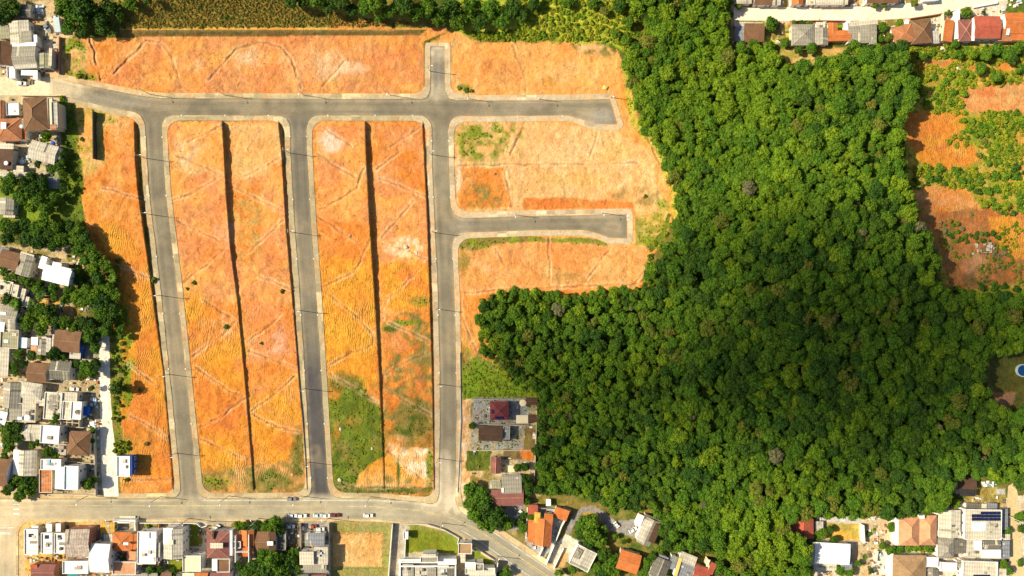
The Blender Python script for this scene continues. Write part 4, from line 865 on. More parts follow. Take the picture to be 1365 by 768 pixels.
shrubs([(1218,220),(1290,228),(1350,222),(1365,225),(1365,285),(1345,290),(1312,275),(1295,252),(1255,246),(1220,252)],420,3,7,['mid','mid','scrub','dark'],26)
shrubs([(1262,312),(1330,308),(1338,320),(1280,326)],120,2,4,['mid','dark'],27); shrubs([(1270,385),(1365,380),(1365,398),(1275,400)],300,3,6,['mid','dark'],28)
shrubs([(1248,290),(1300,286),(1250,350),(1258,330)],90,2,4,['olive','mid','grey'],29); shrubs([(1318,330),(1345,328),(1358,352),(1330,360)],110,2,4,['mid','olive','grey'],30)
shrubs([(149,442),(160,446),(168,500),(162,560),(150,560)],120,1.6,3.4,['lime','mid','olive'],31); shrubs([(152,590),(172,590),(172,606),(152,606)],40,2,3.5,['scrub','lime'],32)
shrubs([(640,398),(652,398),(650,470),(700,515),(705,528),(660,490),(642,470)],300,2.5,5,['scrub','mid','mid'],33)
shrubs([(155,330),(165,420),(158,440),(148,400)],60,2,4,['olive','lime'],34)
shrubs([(60,190),(76,218),(110,240),(112,262),(88,270),(84,225)],80,2,4.5,['mid','lime'],35)
# masses
sg={}
for poly,n,r0,r1,mats,sd in (([(600,-20),(858,-20),(856,46),(838,66),(812,56),(700,52),(640,52),(625,44),(690,40),(700,20),(690,0)],2600,1.8,4.6,['scrub','grass','grass','lime','grass'],41),
   ([(855,0),(975,0),(975,20),(865,30)],300,3,5,['mid','lime'],42),([(1210,62),(1365,64),(1365,80),(1220,76)],500,2,5,['scrub','mid'],43),([(1330,398),(1395,398),(1395,466),(1316,466),(1290,420)],900,3,6,['mid','dark'],44),
   ([(625,42),(700,40),(700,52),(640,52)],300,2,4,['mid','scrub'],45),([(617,488),(640,480),(690,500),(712,530),(618,530)],350,.9,1.8,['grass','grass','lime'],46),([(1205,64),(1365,64),(1365,110),(1290,112),(1285,150),(1232,150)],5000,.9,2.8,['scrub','grass','grass','grass'],47),([(1282,150),(1365,146),(1365,285),(1312,275),(1295,252),(1220,248),(1220,224),(1300,222),(1320,200),(1290,170)],9000,.9,3.2,['scrub','grass','mid','grass'],48),([(1246,290),(1365,290),(1365,385),(1270,385)],900,1.0,2.6,['mid','olive','grass'],49)):
    for (a,b,R) in dart(poly,r0,r1,n,.75,seed=sd):
        if sd in (47,48,49) and float(vnoise(np.array([a]),np.array([b*1.8]),28,81,3)[0])<{47:.47,48:.46,49:.54}[sd]: continue
        g=Z(a,b); X,Y,_=P(a,b,g+1); sg.setdefault((rs.choice(mats),rs.randrange(3)),[]).append((X,Y,g-(.45 if sd in (41,46) else .25)*R*S,R*S*1.15,rs.random()*6.28))
dry={}
for (a,b,R) in dart([(158,-20),(390,-20),(392,6),(430,16),(470,22),(500,26),(540,28),(550,34),(300,36.5),(162,37)],0.7,2.2,9000,.8,power=1.0,seed=50):
    g=Z(a,b); X,Y,_=P(a,b,g); dry.setdefault((rs.choice(['dry','dry','dry','dry','olive']),rs.randrange(3)),[]).append((X,Y,g-.62*R*S,R*S*1.35,rs.random()*6.28))

# weeds and grass tufts wherever the soil is green, ragged like in the photograph
tuft={}
qs=np.random.RandomState(77).rand(60000,2)*[1365,768]
gi_,gj_=gidx(qs[:,0],qs[:,1])
gc=C[gi_,gj_]; grn=gc[:,1]/(gc[:,0]+1e-3); okp=((grn>.80)|((grn>.66)&(gc[:,2]<.09*gc[:,0]+.01)))&(d_road[gi_,gj_]>8.5)&(np.minimum(d_lane,np.minimum(d_west,d_topst))[gi_,gj_]>1)
lots_=(gi_>0)&(qs[:,0]>84)&(qs[:,0]<905)&(qs[:,1]>48)&(qs[:,1]<660)|((qs[:,0]>1200)&(qs[:,1]>60)&(qs[:,1]<400))
stray=(np.random.RandomState(78).rand(60000)<.035)&lots_&(d_road[gi_,gj_]>9)
for (a_,b_),k_,st_ in zip(qs.tolist(),okp&lots_,stray):
    if not (k_ or st_): continue
    g=Z(a_,b_); X,Y,_=P(a_,b_,g); R_=rs.uniform(.16,.46) if k_ else rs.uniform(.12,.26)
    tuft.setdefault((rs.choice(['grass','grass','grass','scrub'] if k_ else ['olive','grass','dry']),rs.randrange(3)),[]).append((X,Y,g-.15*R_,R_,rs.random()*6.28))
bp=[o for o in COL.objects if o.name.startswith('shrub')]
bp=[next(o for o in bp if o.data==m) for m in BUSHES]
mass('undergrowth', ug, bp); mass('scrub', sg, bp); mass('dry_grass', dry, bp)
mass('grass_tufts', tuft, bp)
# ---------------------------------------------------------------- houses
WIN=None
def win_mesh():
    m=MB(); m.box(-.5,-.04,-.5,.5,.03,.5,0); m.box(-.42,.03,-.42,-.03,.045,.42,1); m.box(.03,.03,-.42,.42,.045,.42,1)
    me=bpy.data.meshes.new('window'); me.from_pydata(m.v,[],m.f); me.materials.append(WALLM['white']); me.materials.append(GLASS); me.polygons.foreach_set('material_index',m.mi); return me
def door_mesh():
    m=MB(); m.box(-.45,-.04,0,.45,.04,2.05,0); m.box(-.38,.04,.1,.38,.05,1.95,1)
    me=bpy.data.meshes.new('door'); me.from_pydata(m.v,[],m.f); me.materials.append(WALLM['cream']); me.materials.append(ROOF['brown']); me.polygons.foreach_set('material_index',m.mi); return me
WIN=win_mesh(); DOOR=door_mesh()
def roof_geo(w,h,ty,e,pitch,ov=.35):
    """vertices/faces of a thick roof for an eave rectangle w x h at height e; returns MB, wall MB"""
    a,b=w/2,h/2; r=MB(); t=.12; wl=MB(); i=.35; wa_,wb_=a-i,b-i
    def slab(top,faces):
        n=len(top); lo=[(p[0],p[1],p[2]-t) for p in top]; r.add(list(top)+lo, [tuple(f) for f in faces]+[tuple(k+n for k in reversed(f)) for f in faces])
        edges={}
        for f in faces:
            for k in range(len(f)): q=(f[k],f[(k+1)%len(f)]); edges[q]=1
        for (p,q) in edges:
            if (q,p) not in edges: r.add([top[p],top[q],lo[q],lo[p]],[(0,3,2,1)])
    cr=[]
    if ty=='gx':   # ridge along x
        z=e+b*pitch; slab([(-a,-b,e),(a,-b,e),(a,b,e),(-a,b,e),(-a,0,z),(a,0,z)],[(0,1,5,4),(4,5,2,3)]); cr=[((-a,0,z),(a,0,z))]
        wl.add([(-wa_,-wb_,0),(wa_,-wb_,0),(wa_,wb_,0),(-wa_,wb_,0),(-wa_,-wb_,e),(wa_,-wb_,e),(wa_,wb_,e),(-wa_,wb_,e),(-wa_,0,z-.15),(wa_,0,z-.15)],[(0,1,5,4),(2,3,7,6),(1,2,6,9,5),(3,0,4,8,7)])
    elif ty=='gy':
        z=e+a*pitch; slab([(-a,-b,e),(a,-b,e),(a,b,e),(-a,b,e),(0,-b,z),(0,b,z)],[(0,4,5,3),(4,1,2,5)]); cr=[((0,-b,z),(0,b,z))]
        wl.add([(-wa_,-wb_,0),(wa_,-wb_,0),(wa_,wb_,0),(-wa_,wb_,0),(-wa_,-wb_,e),(wa_,-wb_,e),(wa_,wb_,e),(-wa_,wb_,e),(0,-wb_,z-.15),(0,wb_,z-.15)],[(0,1,5,8,4),(2,3,7,9,6),(1,2,6,5),(3,0,4,7)])
    elif ty in ('hip','pyr'):
        m_=min(a,b); z=e+m_*pitch; c=[(-a,-b,e),(a,-b,e),(a,b,e),(-a,b,e)]
        if ty=='pyr' or abs(a-b)<.3: slab(c+[(0,0,z)],[(0,1,4),(1,2,4),(2,3,4),(3,0,4)]); cr=[(k,(0,0,z)) for k in c]
        elif a>b: p,q=(-(a-b),0,z),(a-b,0,z); slab(c+[p,q],[(0,1,5,4),(1,2,5),(2,3,4,5),(3,0,4)]); cr=[(p,q),(c[0],p),(c[3],p),(c[1],q),(c[2],q)]
        else: p,q=(0,-(b-a),z),(0,b-a,z); slab(c+[p,q],[(0,1,4),(1,2,5,4),(2,3,5),(3,0,4,5)]); cr=[(p,q),(c[0],p),(c[1],p),(c[2],q),(c[3],q)]
    else:
        d={'flat':(0,0),'sE':(1,0),'sW':(-1,0),'sN':(0,1),'sS':(0,-1)}[ty]; sl_=.10
        zz=lambda X,Y: e-(X*d[0]+Y*d[1])*sl_+(abs(d[0])*a+abs(d[1])*b)*sl_
        slab([(-a,-b,zz(-a,-b)),(a,-b,zz(a,-b)),(a,b,zz(a,b)),(-a,b,zz(-a,b))],[(0,1,2,3)])
        cs=[(-wa_,-wb_),(wa_,-wb_),(wa_,wb_),(-wa_,wb_)]
        wl.add([(X,Y,0) for X,Y in cs]+[(X,Y,zz(X,Y)-.1) for X,Y in cs],[(0,1,5,4),(1,2,6,5),(2,3,7,6),(3,0,4,7)])
    if ty in ('hip','pyr'): wl.box(-wa_,-wb_,0,wa_,wb_,e-.02)
    return r,wl,cr
def wing(root,org,g,px,py,w,h,ang,ty,col,ht,wcol='white',pitch=None,par=False,openings=True,lab=None):
    k=S*(HC-g-ht)/HC; X,Y,_=P(px,py,g+ht); W,H=w*k,h*k
    kind=RC[col][1]; pitch=pitch if pitch is not None else (.42 if kind=='tile' else .22)
    r,wl,cr=roof_geo(W,H,ty,ht,pitch)
    loc=(X-org[0],Y-org[1],0); rot=(0,0,-math.radians(ang))
    ro=r.build('roof',ROOF[col],root); ro.location=loc; ro.rotation_euler=rot
    if lab: ro['label']=lab
    for v in wl.v: pass
    wl.v=[(v[0],v[1],v[2]-(.6 if v[2]==0 else 0)) for v in wl.v]
    wo=wl.build('wall',WALLM[wcol],root); wo.location=loc; wo.rotation_euler=rot
    if kind in('sheet','old') and ty in ('gx','gy','flat') and W>3 and H>3 and lab is None:
        z0=ht
        for _k in range(rnd.choice((1,2,3,4))):
            pw=.9 if ty!='flat' else rnd.uniform(.7,1.6); pc=rnd.choice(['pale','lgrey','grey','dgrey','olive','old'])
            if ty=='gx':
                x_=rnd.uniform(-W/2+.8,W/2-.8); sd=rnd.choice((-1,1)); zr=ht+H/2*pitch
                v=[(x_-pw/2,0,zr),(x_+pw/2,0,zr),(x_+pw/2,sd*H/2,ht),(x_-pw/2,sd*H/2,ht)]
            elif ty=='gy':
                y_=rnd.uniform(-H/2+.8,H/2-.8); sd=rnd.choice((-1,1)); zr=ht+W/2*pitch
                v=[(0,y_-pw/2,zr),(0,y_+pw/2,zr),(sd*W/2,y_+pw/2,ht),(sd*W/2,y_-pw/2,ht)]
            else:
                x_=rnd.uniform(-W/2+1,W/2-1); y_=rnd.uniform(-H/2+1,H/2-1); q_=rnd.uniform(.6,1.5); v=[(x_-pw/2,y_-q_/2,ht),(x_+pw/2,y_-q_/2,ht),(x_+pw/2,y_+q_/2,ht),(x_-pw/2,y_+q_/2,ht)]
            e1=.015*(_k+1)+.02; vv=[(p[0],p[1],p[2]+e1) for p in v]+[(p[0],p[1],p[2]-.02) for p in v]
            meshobj('patch_sheet',vv,[(0,1,2,3),(7,6,5,4),(0,4,5,1),(1,5,6,2),(2,6,7,3),(3,7,4,0)],ROOF[pc],ro)
    if cr and kind=='tile':
        c=MB()
        for (p,q) in cr:
            p=Vector(p); q=Vector(q); u=Vector((0,0,.05)); c.tube(p+u*.3,q+u,.11,.11,5)
        co=c.build('ridge_cap',ROOF[{'brown':'tan','dbrown':'brown','wine':'maroon','maroon':'salmon','terra':'salmon','orange':'salmon'}.get(col,col)],ro)
    elif cr:
        c=MB(); p,q=Vector(cr[0][0]),Vector(cr[0][1]); c.tube(p,q,.12,.12,5); c.build('ridge_cap',ROOF['pale' if col in('grey','lgrey','dgrey') else col],ro)
    if par:
        m=MB(); a,b=W/2,H/2; t=.22; z0,z1=ht-.35,ht+.45; pc='white' if par is True else par
        m.box(-a-.03,-b-.03,z0,a+.03,-b+t,z1); m.box(-a-.03,b-t,z0,a+.03,b+.03,z1); m.box(-a-.03,-b+t,z0,-a+t,b-t,z1); m.box(a-t,-b+t,z0,a+.03,b-t,z1)
        po=m.build('parapet',WALLM[pc],root); po.location=loc; po.rotation_euler=rot
    if ty=='flat' and col in('white','pale','lgrey','concrete') and W>4.5 and H>4.5:
        for _k in range(rnd.choice((1,2,3))):
            m=MB(); bw,bh=rnd.uniform(.4,1.1),rnd.uniform(.4,.9); bx,by=rnd.uniform(-W/2+1.4,W/2-1.4),rnd.uniform(-H/2+1.4,H/2-1.4); m.box(bx-bw,by-bh,ht+.01,bx+bw,by+bh,ht+rnd.uniform(.25,.8)); m.build('roof_box',ROOF[rnd.choice(['grey','dgrey','pale','lblue','old'])],ro)
    if openings and ht>2.3 and W>4 and H>4:
        i=.35; n=max(1,int(H/4)); lv=[1.5]+([4.2] if ht>5 else [])
        for z in lv:
            for j in range(n):
                yy=-H/2+H*(j+.5)/n
                for sx,rz in ((1,-math.pi/2),(-1,math.pi/2)):
                    o=linkmesh('window',WIN,wo,(sx*(W/2-i+.02),yy,z),(0,0,rz),(1.3,1,1.1))
            n2=max(1,int(W/4))
            for j in range(n2):
                xx=-W/2+W*(j+.5)/n2
                for sy,rz in ((1,0),(-1,math.pi)):
                    if z==1.5 and j==0: o=linkmesh('door',DOOR,wo,(xx,sy*(H/2-i+.02),0),(0,0,rz))
                    else: o=linkmesh('window',WIN,wo,(xx,sy*(H/2-i+.02),z),(0,0,rz),(1.3,1,1.1))
    return X,Y,W,H,loc,rot
def solar(root,org,g,px0,py0,px1,py1,nx,ny,z):
    for i in range(nx):
        for j in range(ny):
            a0=P(px0+(px1-px0)*i/nx+.25,py0+(py1-py0)*j/ny+.25,g+z); a1=P(px0+(px1-px0)*(i+1)/nx-.25,py0+(py1-py0)*(j+1)/ny-.25,g+z)
            m=MB(); m.box(a0[0]-org[0],a1[1]-org[1],z,a1[0]-org[0],a0[1]-org[1],z+.06); m.build('solar_panel',SOLAR,root)
HN=[]
def house(label,wings,wcol='white',sol=None,cat='house',name='house',group=None):
    w0=wings[0]; g=Z(w0[0],w0[1]); ht=w0[7]; X,Y,_=P(w0[0],w0[1],g+ht)
    root=empty(name,(X,Y,g)); tag(root,label,cat,group)
    for n,w in enumerate(wings):
        w=list(w); o=w[8] if len(w)>8 else {}
        wing(root,(X,Y),g,w[0],w[1],w[2],w[3],w[4],w[5],w[6],w[7]+.013*n,o.get('wall',wcol),o.get('pitch'),o.get('par',False),o.get('op',True))
    if sol:
        for s in sol: solar(root,(X,Y),g,*s)
    HN.append(root); return root
T={'par':True}; TC={'par':'cream'}; TG={'par':'grey'}
N={'op':False}
# --- top left
house('weathered dark sheet roof half shaded by trees at the top left corner',[(29,14,26,17,4,'gx','dgrey',3.2)],'grey')
house('house with grey L-shaped sheet roof and white parapet by the top left lane',[(26,43,26,31,-4,'gy','lgrey',4,{'pitch':.1}),(34,49,16,15,-4,'flat','grey',4.35,N),(32,59,32,5,-2,'flat','white',4.2,N),(46,54,7,15,-2,'flat','white',3.8,N)])
house('two-tone brownish grey roof on the corner of the pale west street',[(33,76,31,31,-3,'gx','grey',4),(34,85.5,30,12,-3,'sS','lgrey',4.2,N),(15.5,97,11,16,-2,'flat','white',3.2,T),(39,97,22,7,1,'flat','white',3.0,N),(47,100,6,12,0,'flat','white',3.1,N)])
house('brown tiled roof cut by the left frame edge above the west street',[(4,72,28,32,-2,'gy','brown',3.5)])
house('low olive sheet roof at the left frame edge',[(4,42,17,19,-3,'sS','olive',3)],'grey')
house('narrow shed of greenish corrugated sheets casting a long shadow onto the bank',[(60,81,15,20,0,'gy','olive',4.2,{'wall':'grey'}),(67,76,4,24,2,'flat','pale',4.5,N)],'grey')
house('pale blue awning beside the large trees at the top left',[(76,32,7,22,-8,'sE','lblue',2.6,N)],'white',cat='canopy',name='canopy')
# --- cluster on first street
house('large house with brown hipped tile roof facing the pale west street',[(47.5,152,33,44,-3,'hip','brown',5.6),(67.5,152,7,43,-2,'flat','cream',5.2,TC),(73.5,153,8,34,-2,'flat','concrete',5.9,TG),(71.5,169.5,8,7,0,'sS','terra',6.2,N)],'cream')
house('white flat roofed annex west of the big brown hipped roof',[(17.5,145.5,17,17,-2,'flat','white',3,TG)],'grey')
house('small red tiled roof at the left edge by the white annex',[(2,147,8,26,0,'gy','terra',3)],'grey')
house('terracotta hipped roof with a square white chimney box at the left edge',[(12,173,34,30,-2,'hip','terra',4),(4.5,167.5,7,9,0,'flat','white',6.2,N),(32,179,5,14,0,'sE','orange',3.2,N)])
house('house with tilted pale grey gable roof in the gardens',[(57.5,203,37,25,15,'gx','lgrey',3.6),(77,206,7,11,15,'flat','pale',3.3,N)],'white')
house('dark brown flat roof carrying a round white dish at the left edge',[(6,212,22,27,2,'flat','dbrown',4,N),(7,195,22,7,2,'flat','pale',4.1,N),(24.5,225,14,8,3,'flat','pale',3,N),(16,232,44,6,2,'flat','lgrey',2.6,N)],'grey')
house('small grey garden shed with a single sheet roof among bushes',[(70.5,244,11,15,5,'sE','slate',2.4,N)],'grey',cat='shed',name='shed')
house('small weathered grey roof at the left edge above the orange path',[(9,275,19,23,3,'gy','grey',3.2),(12,288,16,4,2,'flat','pale',2.8,N)],'white')
# --- cluster 3
house('dark green-grey sheet roof at the left edge by the tan lane',[(3,336,16,14,15,'sN','slate',3)],'grey')
house('house with worn brown gable roof at the left edge by the tan lane',[(14,347,28,24,15,'gx','brown',3.4)],'cream')
house('house with grey-brown gable and pale eaves just west of the white house',[(33,354,19,28,17,'gy','grey',4.2),(36,340,18,5,16,'flat','pale',4.0,N)],'cream')
house('narrow white flat roof next to a beige yard by the tan lane',[(57,350,8,17,18,'flat','white',3.4,N),(49,345,8,9,17,'flat','olive',2.6,N)])
house('large bright white roofed house surrounded by trees',[(75.5,367,37,21,14,'gx','white',6,{'pitch':.12}),(75,356,12,12,14,'flat','white',5.8,N),(84,361,20,10,14,'flat','white',5.7,N)])
house('patchwork of pale flat roofs at the left edge between two rows of trees',[(6,383,22,18,12,'flat','pale',3.2,T),(19,387,12,16,12,'flat','pale',3.4,TC),(27,394,12,20,12,'flat','lgrey',3,N),(33,402,10,14,12,'flat','pale',2.6,N)])
house('brownish grey roof with a white extension at the left edge south of the palms',[(12,425,22,34,8,'gx','grey',4),(2,429,9,26,6,'flat','white',4.9,N)])
house('wide worn beige roof with small pale sheets at the left edge',[(13,452,24,25,3,'flat','olive',4,{'par':'cream'}),(19,446,6,4,3,'flat','pale',4.3,N),(8,455,6,4,3,'flat','white',4.2,N)],'cream')
house('small silvery white roof beside a dark gap, west of the large brown roof',[(30.5,457,11,14,4,'flat','lblue',3.6,N)])
house('low house with white, grey and beige roof strips west of the large brown roof',[(46,455,9,11,2,'flat','white',4,N),(56,463,11,21,3,'gy','grey',3.6),(64.5,460,7,19,3,'flat','lgrey',3.6,N),(45,466,8,9,3,'flat','salmon',3,N),(59,449,7,5,0,'flat','pale',3,N)])
house('large plain brown roof partly under trees below the orange dirt path',[(90,455,35,29,6,'gx','brown',4.6,{'pitch':.15}),(100,472.5,15,12,4,'flat','lgrey',3.2,N),(72,454,5,16,4,'flat','pale',4,N)],'blue')
house('long white flat roof running north-south at the left edge',[(6,482,11,38,3,'sE','pale',4.2)])
house('brown gable roof with pale ridge line, west of the dark grey gable',[(50,497,26,26,5,'gx','brown',3.8,{'pitch':.3})],'cream')
house('dark grey gable roof with pale ridge line beside a paved drive',[(81,494,28,25,4,'gx','dgrey',3.8),(68.5,503,6,6,2,'flat','white',3.6,N)],'white')
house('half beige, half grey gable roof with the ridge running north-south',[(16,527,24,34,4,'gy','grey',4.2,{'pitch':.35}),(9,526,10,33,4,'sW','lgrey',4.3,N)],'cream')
house('angular pale beige hipped roof west of the roof with the blue canopy',[(41,521,29,22,8,'hip','lgrey',4,{'pitch':.3}),(52,536,13,10,4,'flat','pale',3.6,N),(36,534,18,8,4,'flat','lgrey',3.7,N)],'cream')
house('broad weathered pale roof carrying a white water tank',[(29,550,38,25,2,'flat','lgrey',4,{'par':'cream'}),(20,550,16,22,2,'flat','grey',4.15,N)],'cream')
house('wide whitish flat roofs with an inset dark grey panel beside the blue canopy',[(71,541,23,36,4,'flat','pale',4.2,T),(71.5,536,13,19,4,'flat','grey',4.45,N),(90,529,27,13,4,'flat','lgrey',4,TC),(90,547,12,25,4,'flat','pale',4.1,T),(83,545,6,14,4,'flat','grey',4.25,N),(102,547,14,24,4,'flat','white',4.2,T)])
house('small bright blue canopy beside the pale lane',[(112.8,548,9.5,12,4,'flat','blue',2.8,N)],'blue',cat='canopy',name='canopy')
house('pale gable roof with a tree shadow on it, west of the bright white roof',[(42,577,27,22,2,'gx','lgrey',3.4)],'white')
house('bright white flat roof between the pale gable and the brown pyramid roof',[(67,579,25,24,4,'flat','white',6,T)])
house('brown pyramid hipped roof with a beige annex beside the pale lane',[(105,591,30,32,4,'pyr','brown',3.8),(80,599,16,15,4,'flat','lgrey',3,N)],'cream')
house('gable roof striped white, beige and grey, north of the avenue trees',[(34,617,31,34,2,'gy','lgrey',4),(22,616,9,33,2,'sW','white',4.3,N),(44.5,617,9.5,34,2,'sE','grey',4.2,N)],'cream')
house('white terrace with a small blue basin above the blue foil roof',[(68.5,619,27,14,1,'flat','white',4.6,T),(63.5,616.5,6,7,0,'flat','skyblue',4.9,N)])
house('roof half white, half pale blue wrinkled foil, by the walled lawn on the avenue',[(80,637,13,30,2,'sW','white',6),(95.5,637,19,32,1,'flat','lblue',6.1,{'par':'white'})],'white')
house('mottled orange flat roof with pale walls by the avenue',[(61.5,641,17,31,0,'flat','orangeold',4.4,{'par':'cream'})],'cream')
house('brown gable roof cut by the left frame edge, with white side wall',[(3,630,20,37,6,'gx','brown',5)],'white')
house('bright white roof cut by the left frame edge beside the big garden tree',[(0,561,15,26,14,'flat','white',4.6,N)])
# blue house on the lot
bh=house('white roofed house with a bright blue east wall, alone on the lot corner',[(165,621.5,17.5,27,0,'flat','white',4.2,{'wall':'blue','par':'white','op':False}),(174.8,621,2.4,27,0,'flat','blue',4.3,{'wall':'blue','op':False})],'blue')
for yy in (-3.2,0,3.2): linkmesh('window',WIN,bh,(4.0,yy,2.3),(0,0,-math.pi/2),(1.6,1,1.5))
# unfinished brick house
def walls_obj(label,segs,h,th,mat,cat,name,parent_part='wall',group=None):
    p0=segs[0]; g=Z(*p0[0]); X,Y,_=P(p0[0][0],p0[0][1],g); root=empty(name,(X,Y,g)); tag(root,label,cat,group)
    for s_ in segs:
        a,b=s_[0],s_[1]; hh=s_[2] if len(s_)>2 else h
        ga,gb=Z(*a),Z(*b); A=P(a[0],a[1],ga); B=P(b[0],b[1],gb); dx,dy=B[0]-A[0],B[1]-A[1]; l=math.hypot(dx,dy); nx,ny=-dy/l*th/2,dx/l*th/2
        v=[]
        for z_ in (-.5,hh): 
            for (q,s2,gg) in ((A,-1,ga),(B,-1,gb),(B,1,gb),(A,1,ga)): v.append((q[0]+s2*nx-X,q[1]+s2*ny-Y,gg-g+z_))
        meshobj(parent_part,v,[(0,3,2,1),(4,5,6,7),(0,1,5,4),(1,2,6,5),(2,3,7,6),(3,0,4,7)],mat,root)
    return root
walls_obj('unfinished roofless brick house with orange walls by the pale lane',[((79,553),(113,557)),((79,566),(116,569)),((79,553),(79,566)),((86,554),(86,567)),((94,555),(94,567)),((101,556),(101,568)),((110,557),(110,568)),((79,560),(110,563))],2.6,.25,WALLM['cream'],'unfinished house','unfinished_house')
# --- bottom row
hb=[('western',42,722,18,34,46.5,705.5,9,9),('middle',63,724,15,28,65,704,8,11),('eastern',80,724,14,27,77.5,704,6.5,12)]
for nm,a,b,w,h,c,d,e,f in hb:
    house(f'{nm} one of three white flat roofed townhouses on the avenue corner',[(a,b,w,h,0,'flat','white',5.4,T),(c,d,e,f,0,'flat','white',3.6,N),(a-1,b-8,w*.35,5,0,'flat','black',5.55,N),(a+2,b+1,w*.5,4,0,'flat','grey',5.55,N),(a,b+h/2-5,w*.8,.8,0,'flat','cream',5.6,N)],'cream',group='three white townhouses')
house('mottled stained pinkish grey gable roof with a reddish east gable wall',[(104,724,32,37,-1,'gx','old',6.5,{'wall':'brick','pitch':.22})],'brick')
house('ochre yellow awning roof facing the avenue',[(143.5,703.5,19,15,1,'gx','ochre',3,{'pitch':.1}),(144,717,12,11,0,'flat','lgrey',2.8,N)],'cream')
house('big house with white upper and grey lower roof slope below the ochre awning',[(133.5,744,26,38,2,'gx','white',6.5),(121,737,8,12,0,'flat','white',5,N)])
house('flat white roof with teal edge details at the bottom frame edge',[(101,756,34,17,0,'flat','white',4.8,T),(97,768,14,5,0,'flat','teal',3.5,N)])
house('maroon double gable roof at the bottom left beside bare ochre ground',[(59,762,31,20,0,'gx','maroon',4.2),(46.5,763,9,22,0,'sS','red',4.35,N)],'brick')
house('orange hipped roof with a small white skylight box behind a gated yard',[(163,722,25,25,1,'hip','orange',4.6,{'pitch':.28}),(174.5,722,5,21,3,'sE','orange',4.9,N),(179.5,722,5,21,3,'sE','orange',4.6,N),(167.5,725,6.5,3.5,0,'flat','white',7.1,N),(175,741,12,12,2,'flat','salmon',3,N)],'cream')
house('pale orange flat roof with white parapet at the bottom edge, south of the skylight house',[(166,757,31,17,1,'flat','salmon',4.4,T)],'white')
house('large irregular bright white flat roof east of the orange skylight house',[(196,730,25,43,1,'flat','white',6.2,T),(206,737,14,27,1,'flat','pale',5.9,N),(204,713,10,9,0,'flat','white',6.9,{'par':'white','op':False}),(191,740,4,4,0,'flat','pink',6.9,N),(187,748,6,10,0,'flat','pale',5.2,N)])
house('light grey gable roof with white terrace boxes, west of the rounded lawn',[(231,725,26,40,0,'gy','lgrey',5.8,{'pitch':.25}),(224,715,13,22,0,'flat','white',6.8,N),(228,723,6,6,0,'flat','cream',7.2,N),(237,715,11,16,0,'flat','slate',5.9,N)])
house('boxy flat roof with beige centre and white rim south of the rounded lawn',[(256,751,24,21,0,'flat','cream',5.6,T),(267,751,4,19,0,'flat','concrete',5.0,N)])
house('maroon hipped roof with a pale raised lantern across the ridge',[(291,726,31,36,0,'hip','maroon',5.6,{'pitch':.25}),(288.5,727.5,17,7,0,'flat','pale',7.4,N),(308,724,3.5,34,0,'flat','lblue',5.9,N),(284,713,2,12,0,'flat','dbrown',6.9,N)])
house('rusty brown flat roof with a white terrace, south of the maroon lantern roof',[(298,753.5,17,18,0,'flat','brown',4.6,T),(286.5,753,8,16,0,'flat','white',4.4,N)])
house('cluster of orange and salmon pitched roofs separated by white walls',[(330,717,17,21,0,'gy','orange',5),(316,714,10,14,0,'hip','salmon',4.6),(329.5,735.5,17,13,0,'gx','orange',4.8,{'pitch':.2}),(315.5,736,11,11,0,'sS','salmon',4.6),(315,726,12,9,0,'flat','grey',5.8,T)])
walls_obj('white party walls between the orange and salmon pitched roofs',[((321.5,707),(321.5,742),6.9),((338.7,706),(338.7,742),6.6),((321.5,728.3),(338.7,728.3),6.9)],6.5,.3,WALLM['white'],'wall','party_wall')
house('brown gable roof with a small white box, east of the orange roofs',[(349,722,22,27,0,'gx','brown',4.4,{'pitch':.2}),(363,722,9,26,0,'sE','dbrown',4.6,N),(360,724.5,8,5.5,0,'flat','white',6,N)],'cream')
house('grey open patio frame with pale tables, next to the brown gable roof',[(375,721,12,24,0,'flat','dgrey',2.8,TG),(374,714,4,3,0,'flat','pale',3.2,N)],'grey')
house('slate blue-grey gable roof behind a front yard with parked vehicles',[(419.5,719.5,26,17,0,'gx','slate',4.2),(411,711,4,2,0,'flat','pale',3.4,N),(424,710,8,2,0,'flat','pale',3.4,N)])
house('group of grey and white rectangular roofs south of the slate blue roof',[(428,741,18,24,0,'flat','lgrey',5),(409,744,19,18,0,'sS','pale',6.2,{}),(417,758,36,12,0,'gx','grey',4.6,{'par':False}),(391,758,16,10,0,'flat','white',3.8,N)])
for lb,w in (('salmon roof at the bottom edge below the boxy beige roof',(269,768,17,9,0,'gx','orange',4)),('maroon roof at the bottom edge below the rusty brown roof',(292,769,31,11,0,'gx','maroon',4)),('reddish brown roof at the bottom edge below the bright small lawn',(222,769,14,12,0,'gx','brown',4)),
 ('grey roof at the bottom edge below the large white irregular roof',(195,770,30,12,0,'gx','grey',4)),('brown roof with white corner at the bottom edge beside the dark tree cluster',(330,769,15,14,0,'gx','brown',4)),('grey roof at the bottom edge below the grey and white roofs',(400,771,22,12,0,'gx','dgrey',3.6)),
 ('beige roof strip at the bottom edge beside the salmon roof',(251,771,16,14,0,'flat','cream',3.6)),('brown and grey roof at the bottom edge in front of the walled field',(425,772,20,12,0,'gx','maroon',3.4)),('grey roof at the bottom edge below the pale orange flat roof',(165,772,30,10,0,'flat','concrete',3.2)),('brown roof at the bottom edge left of the salmon strip',(237,771,8,12,0,'gx','dgrey',3.4))):
    house(lb,[w])
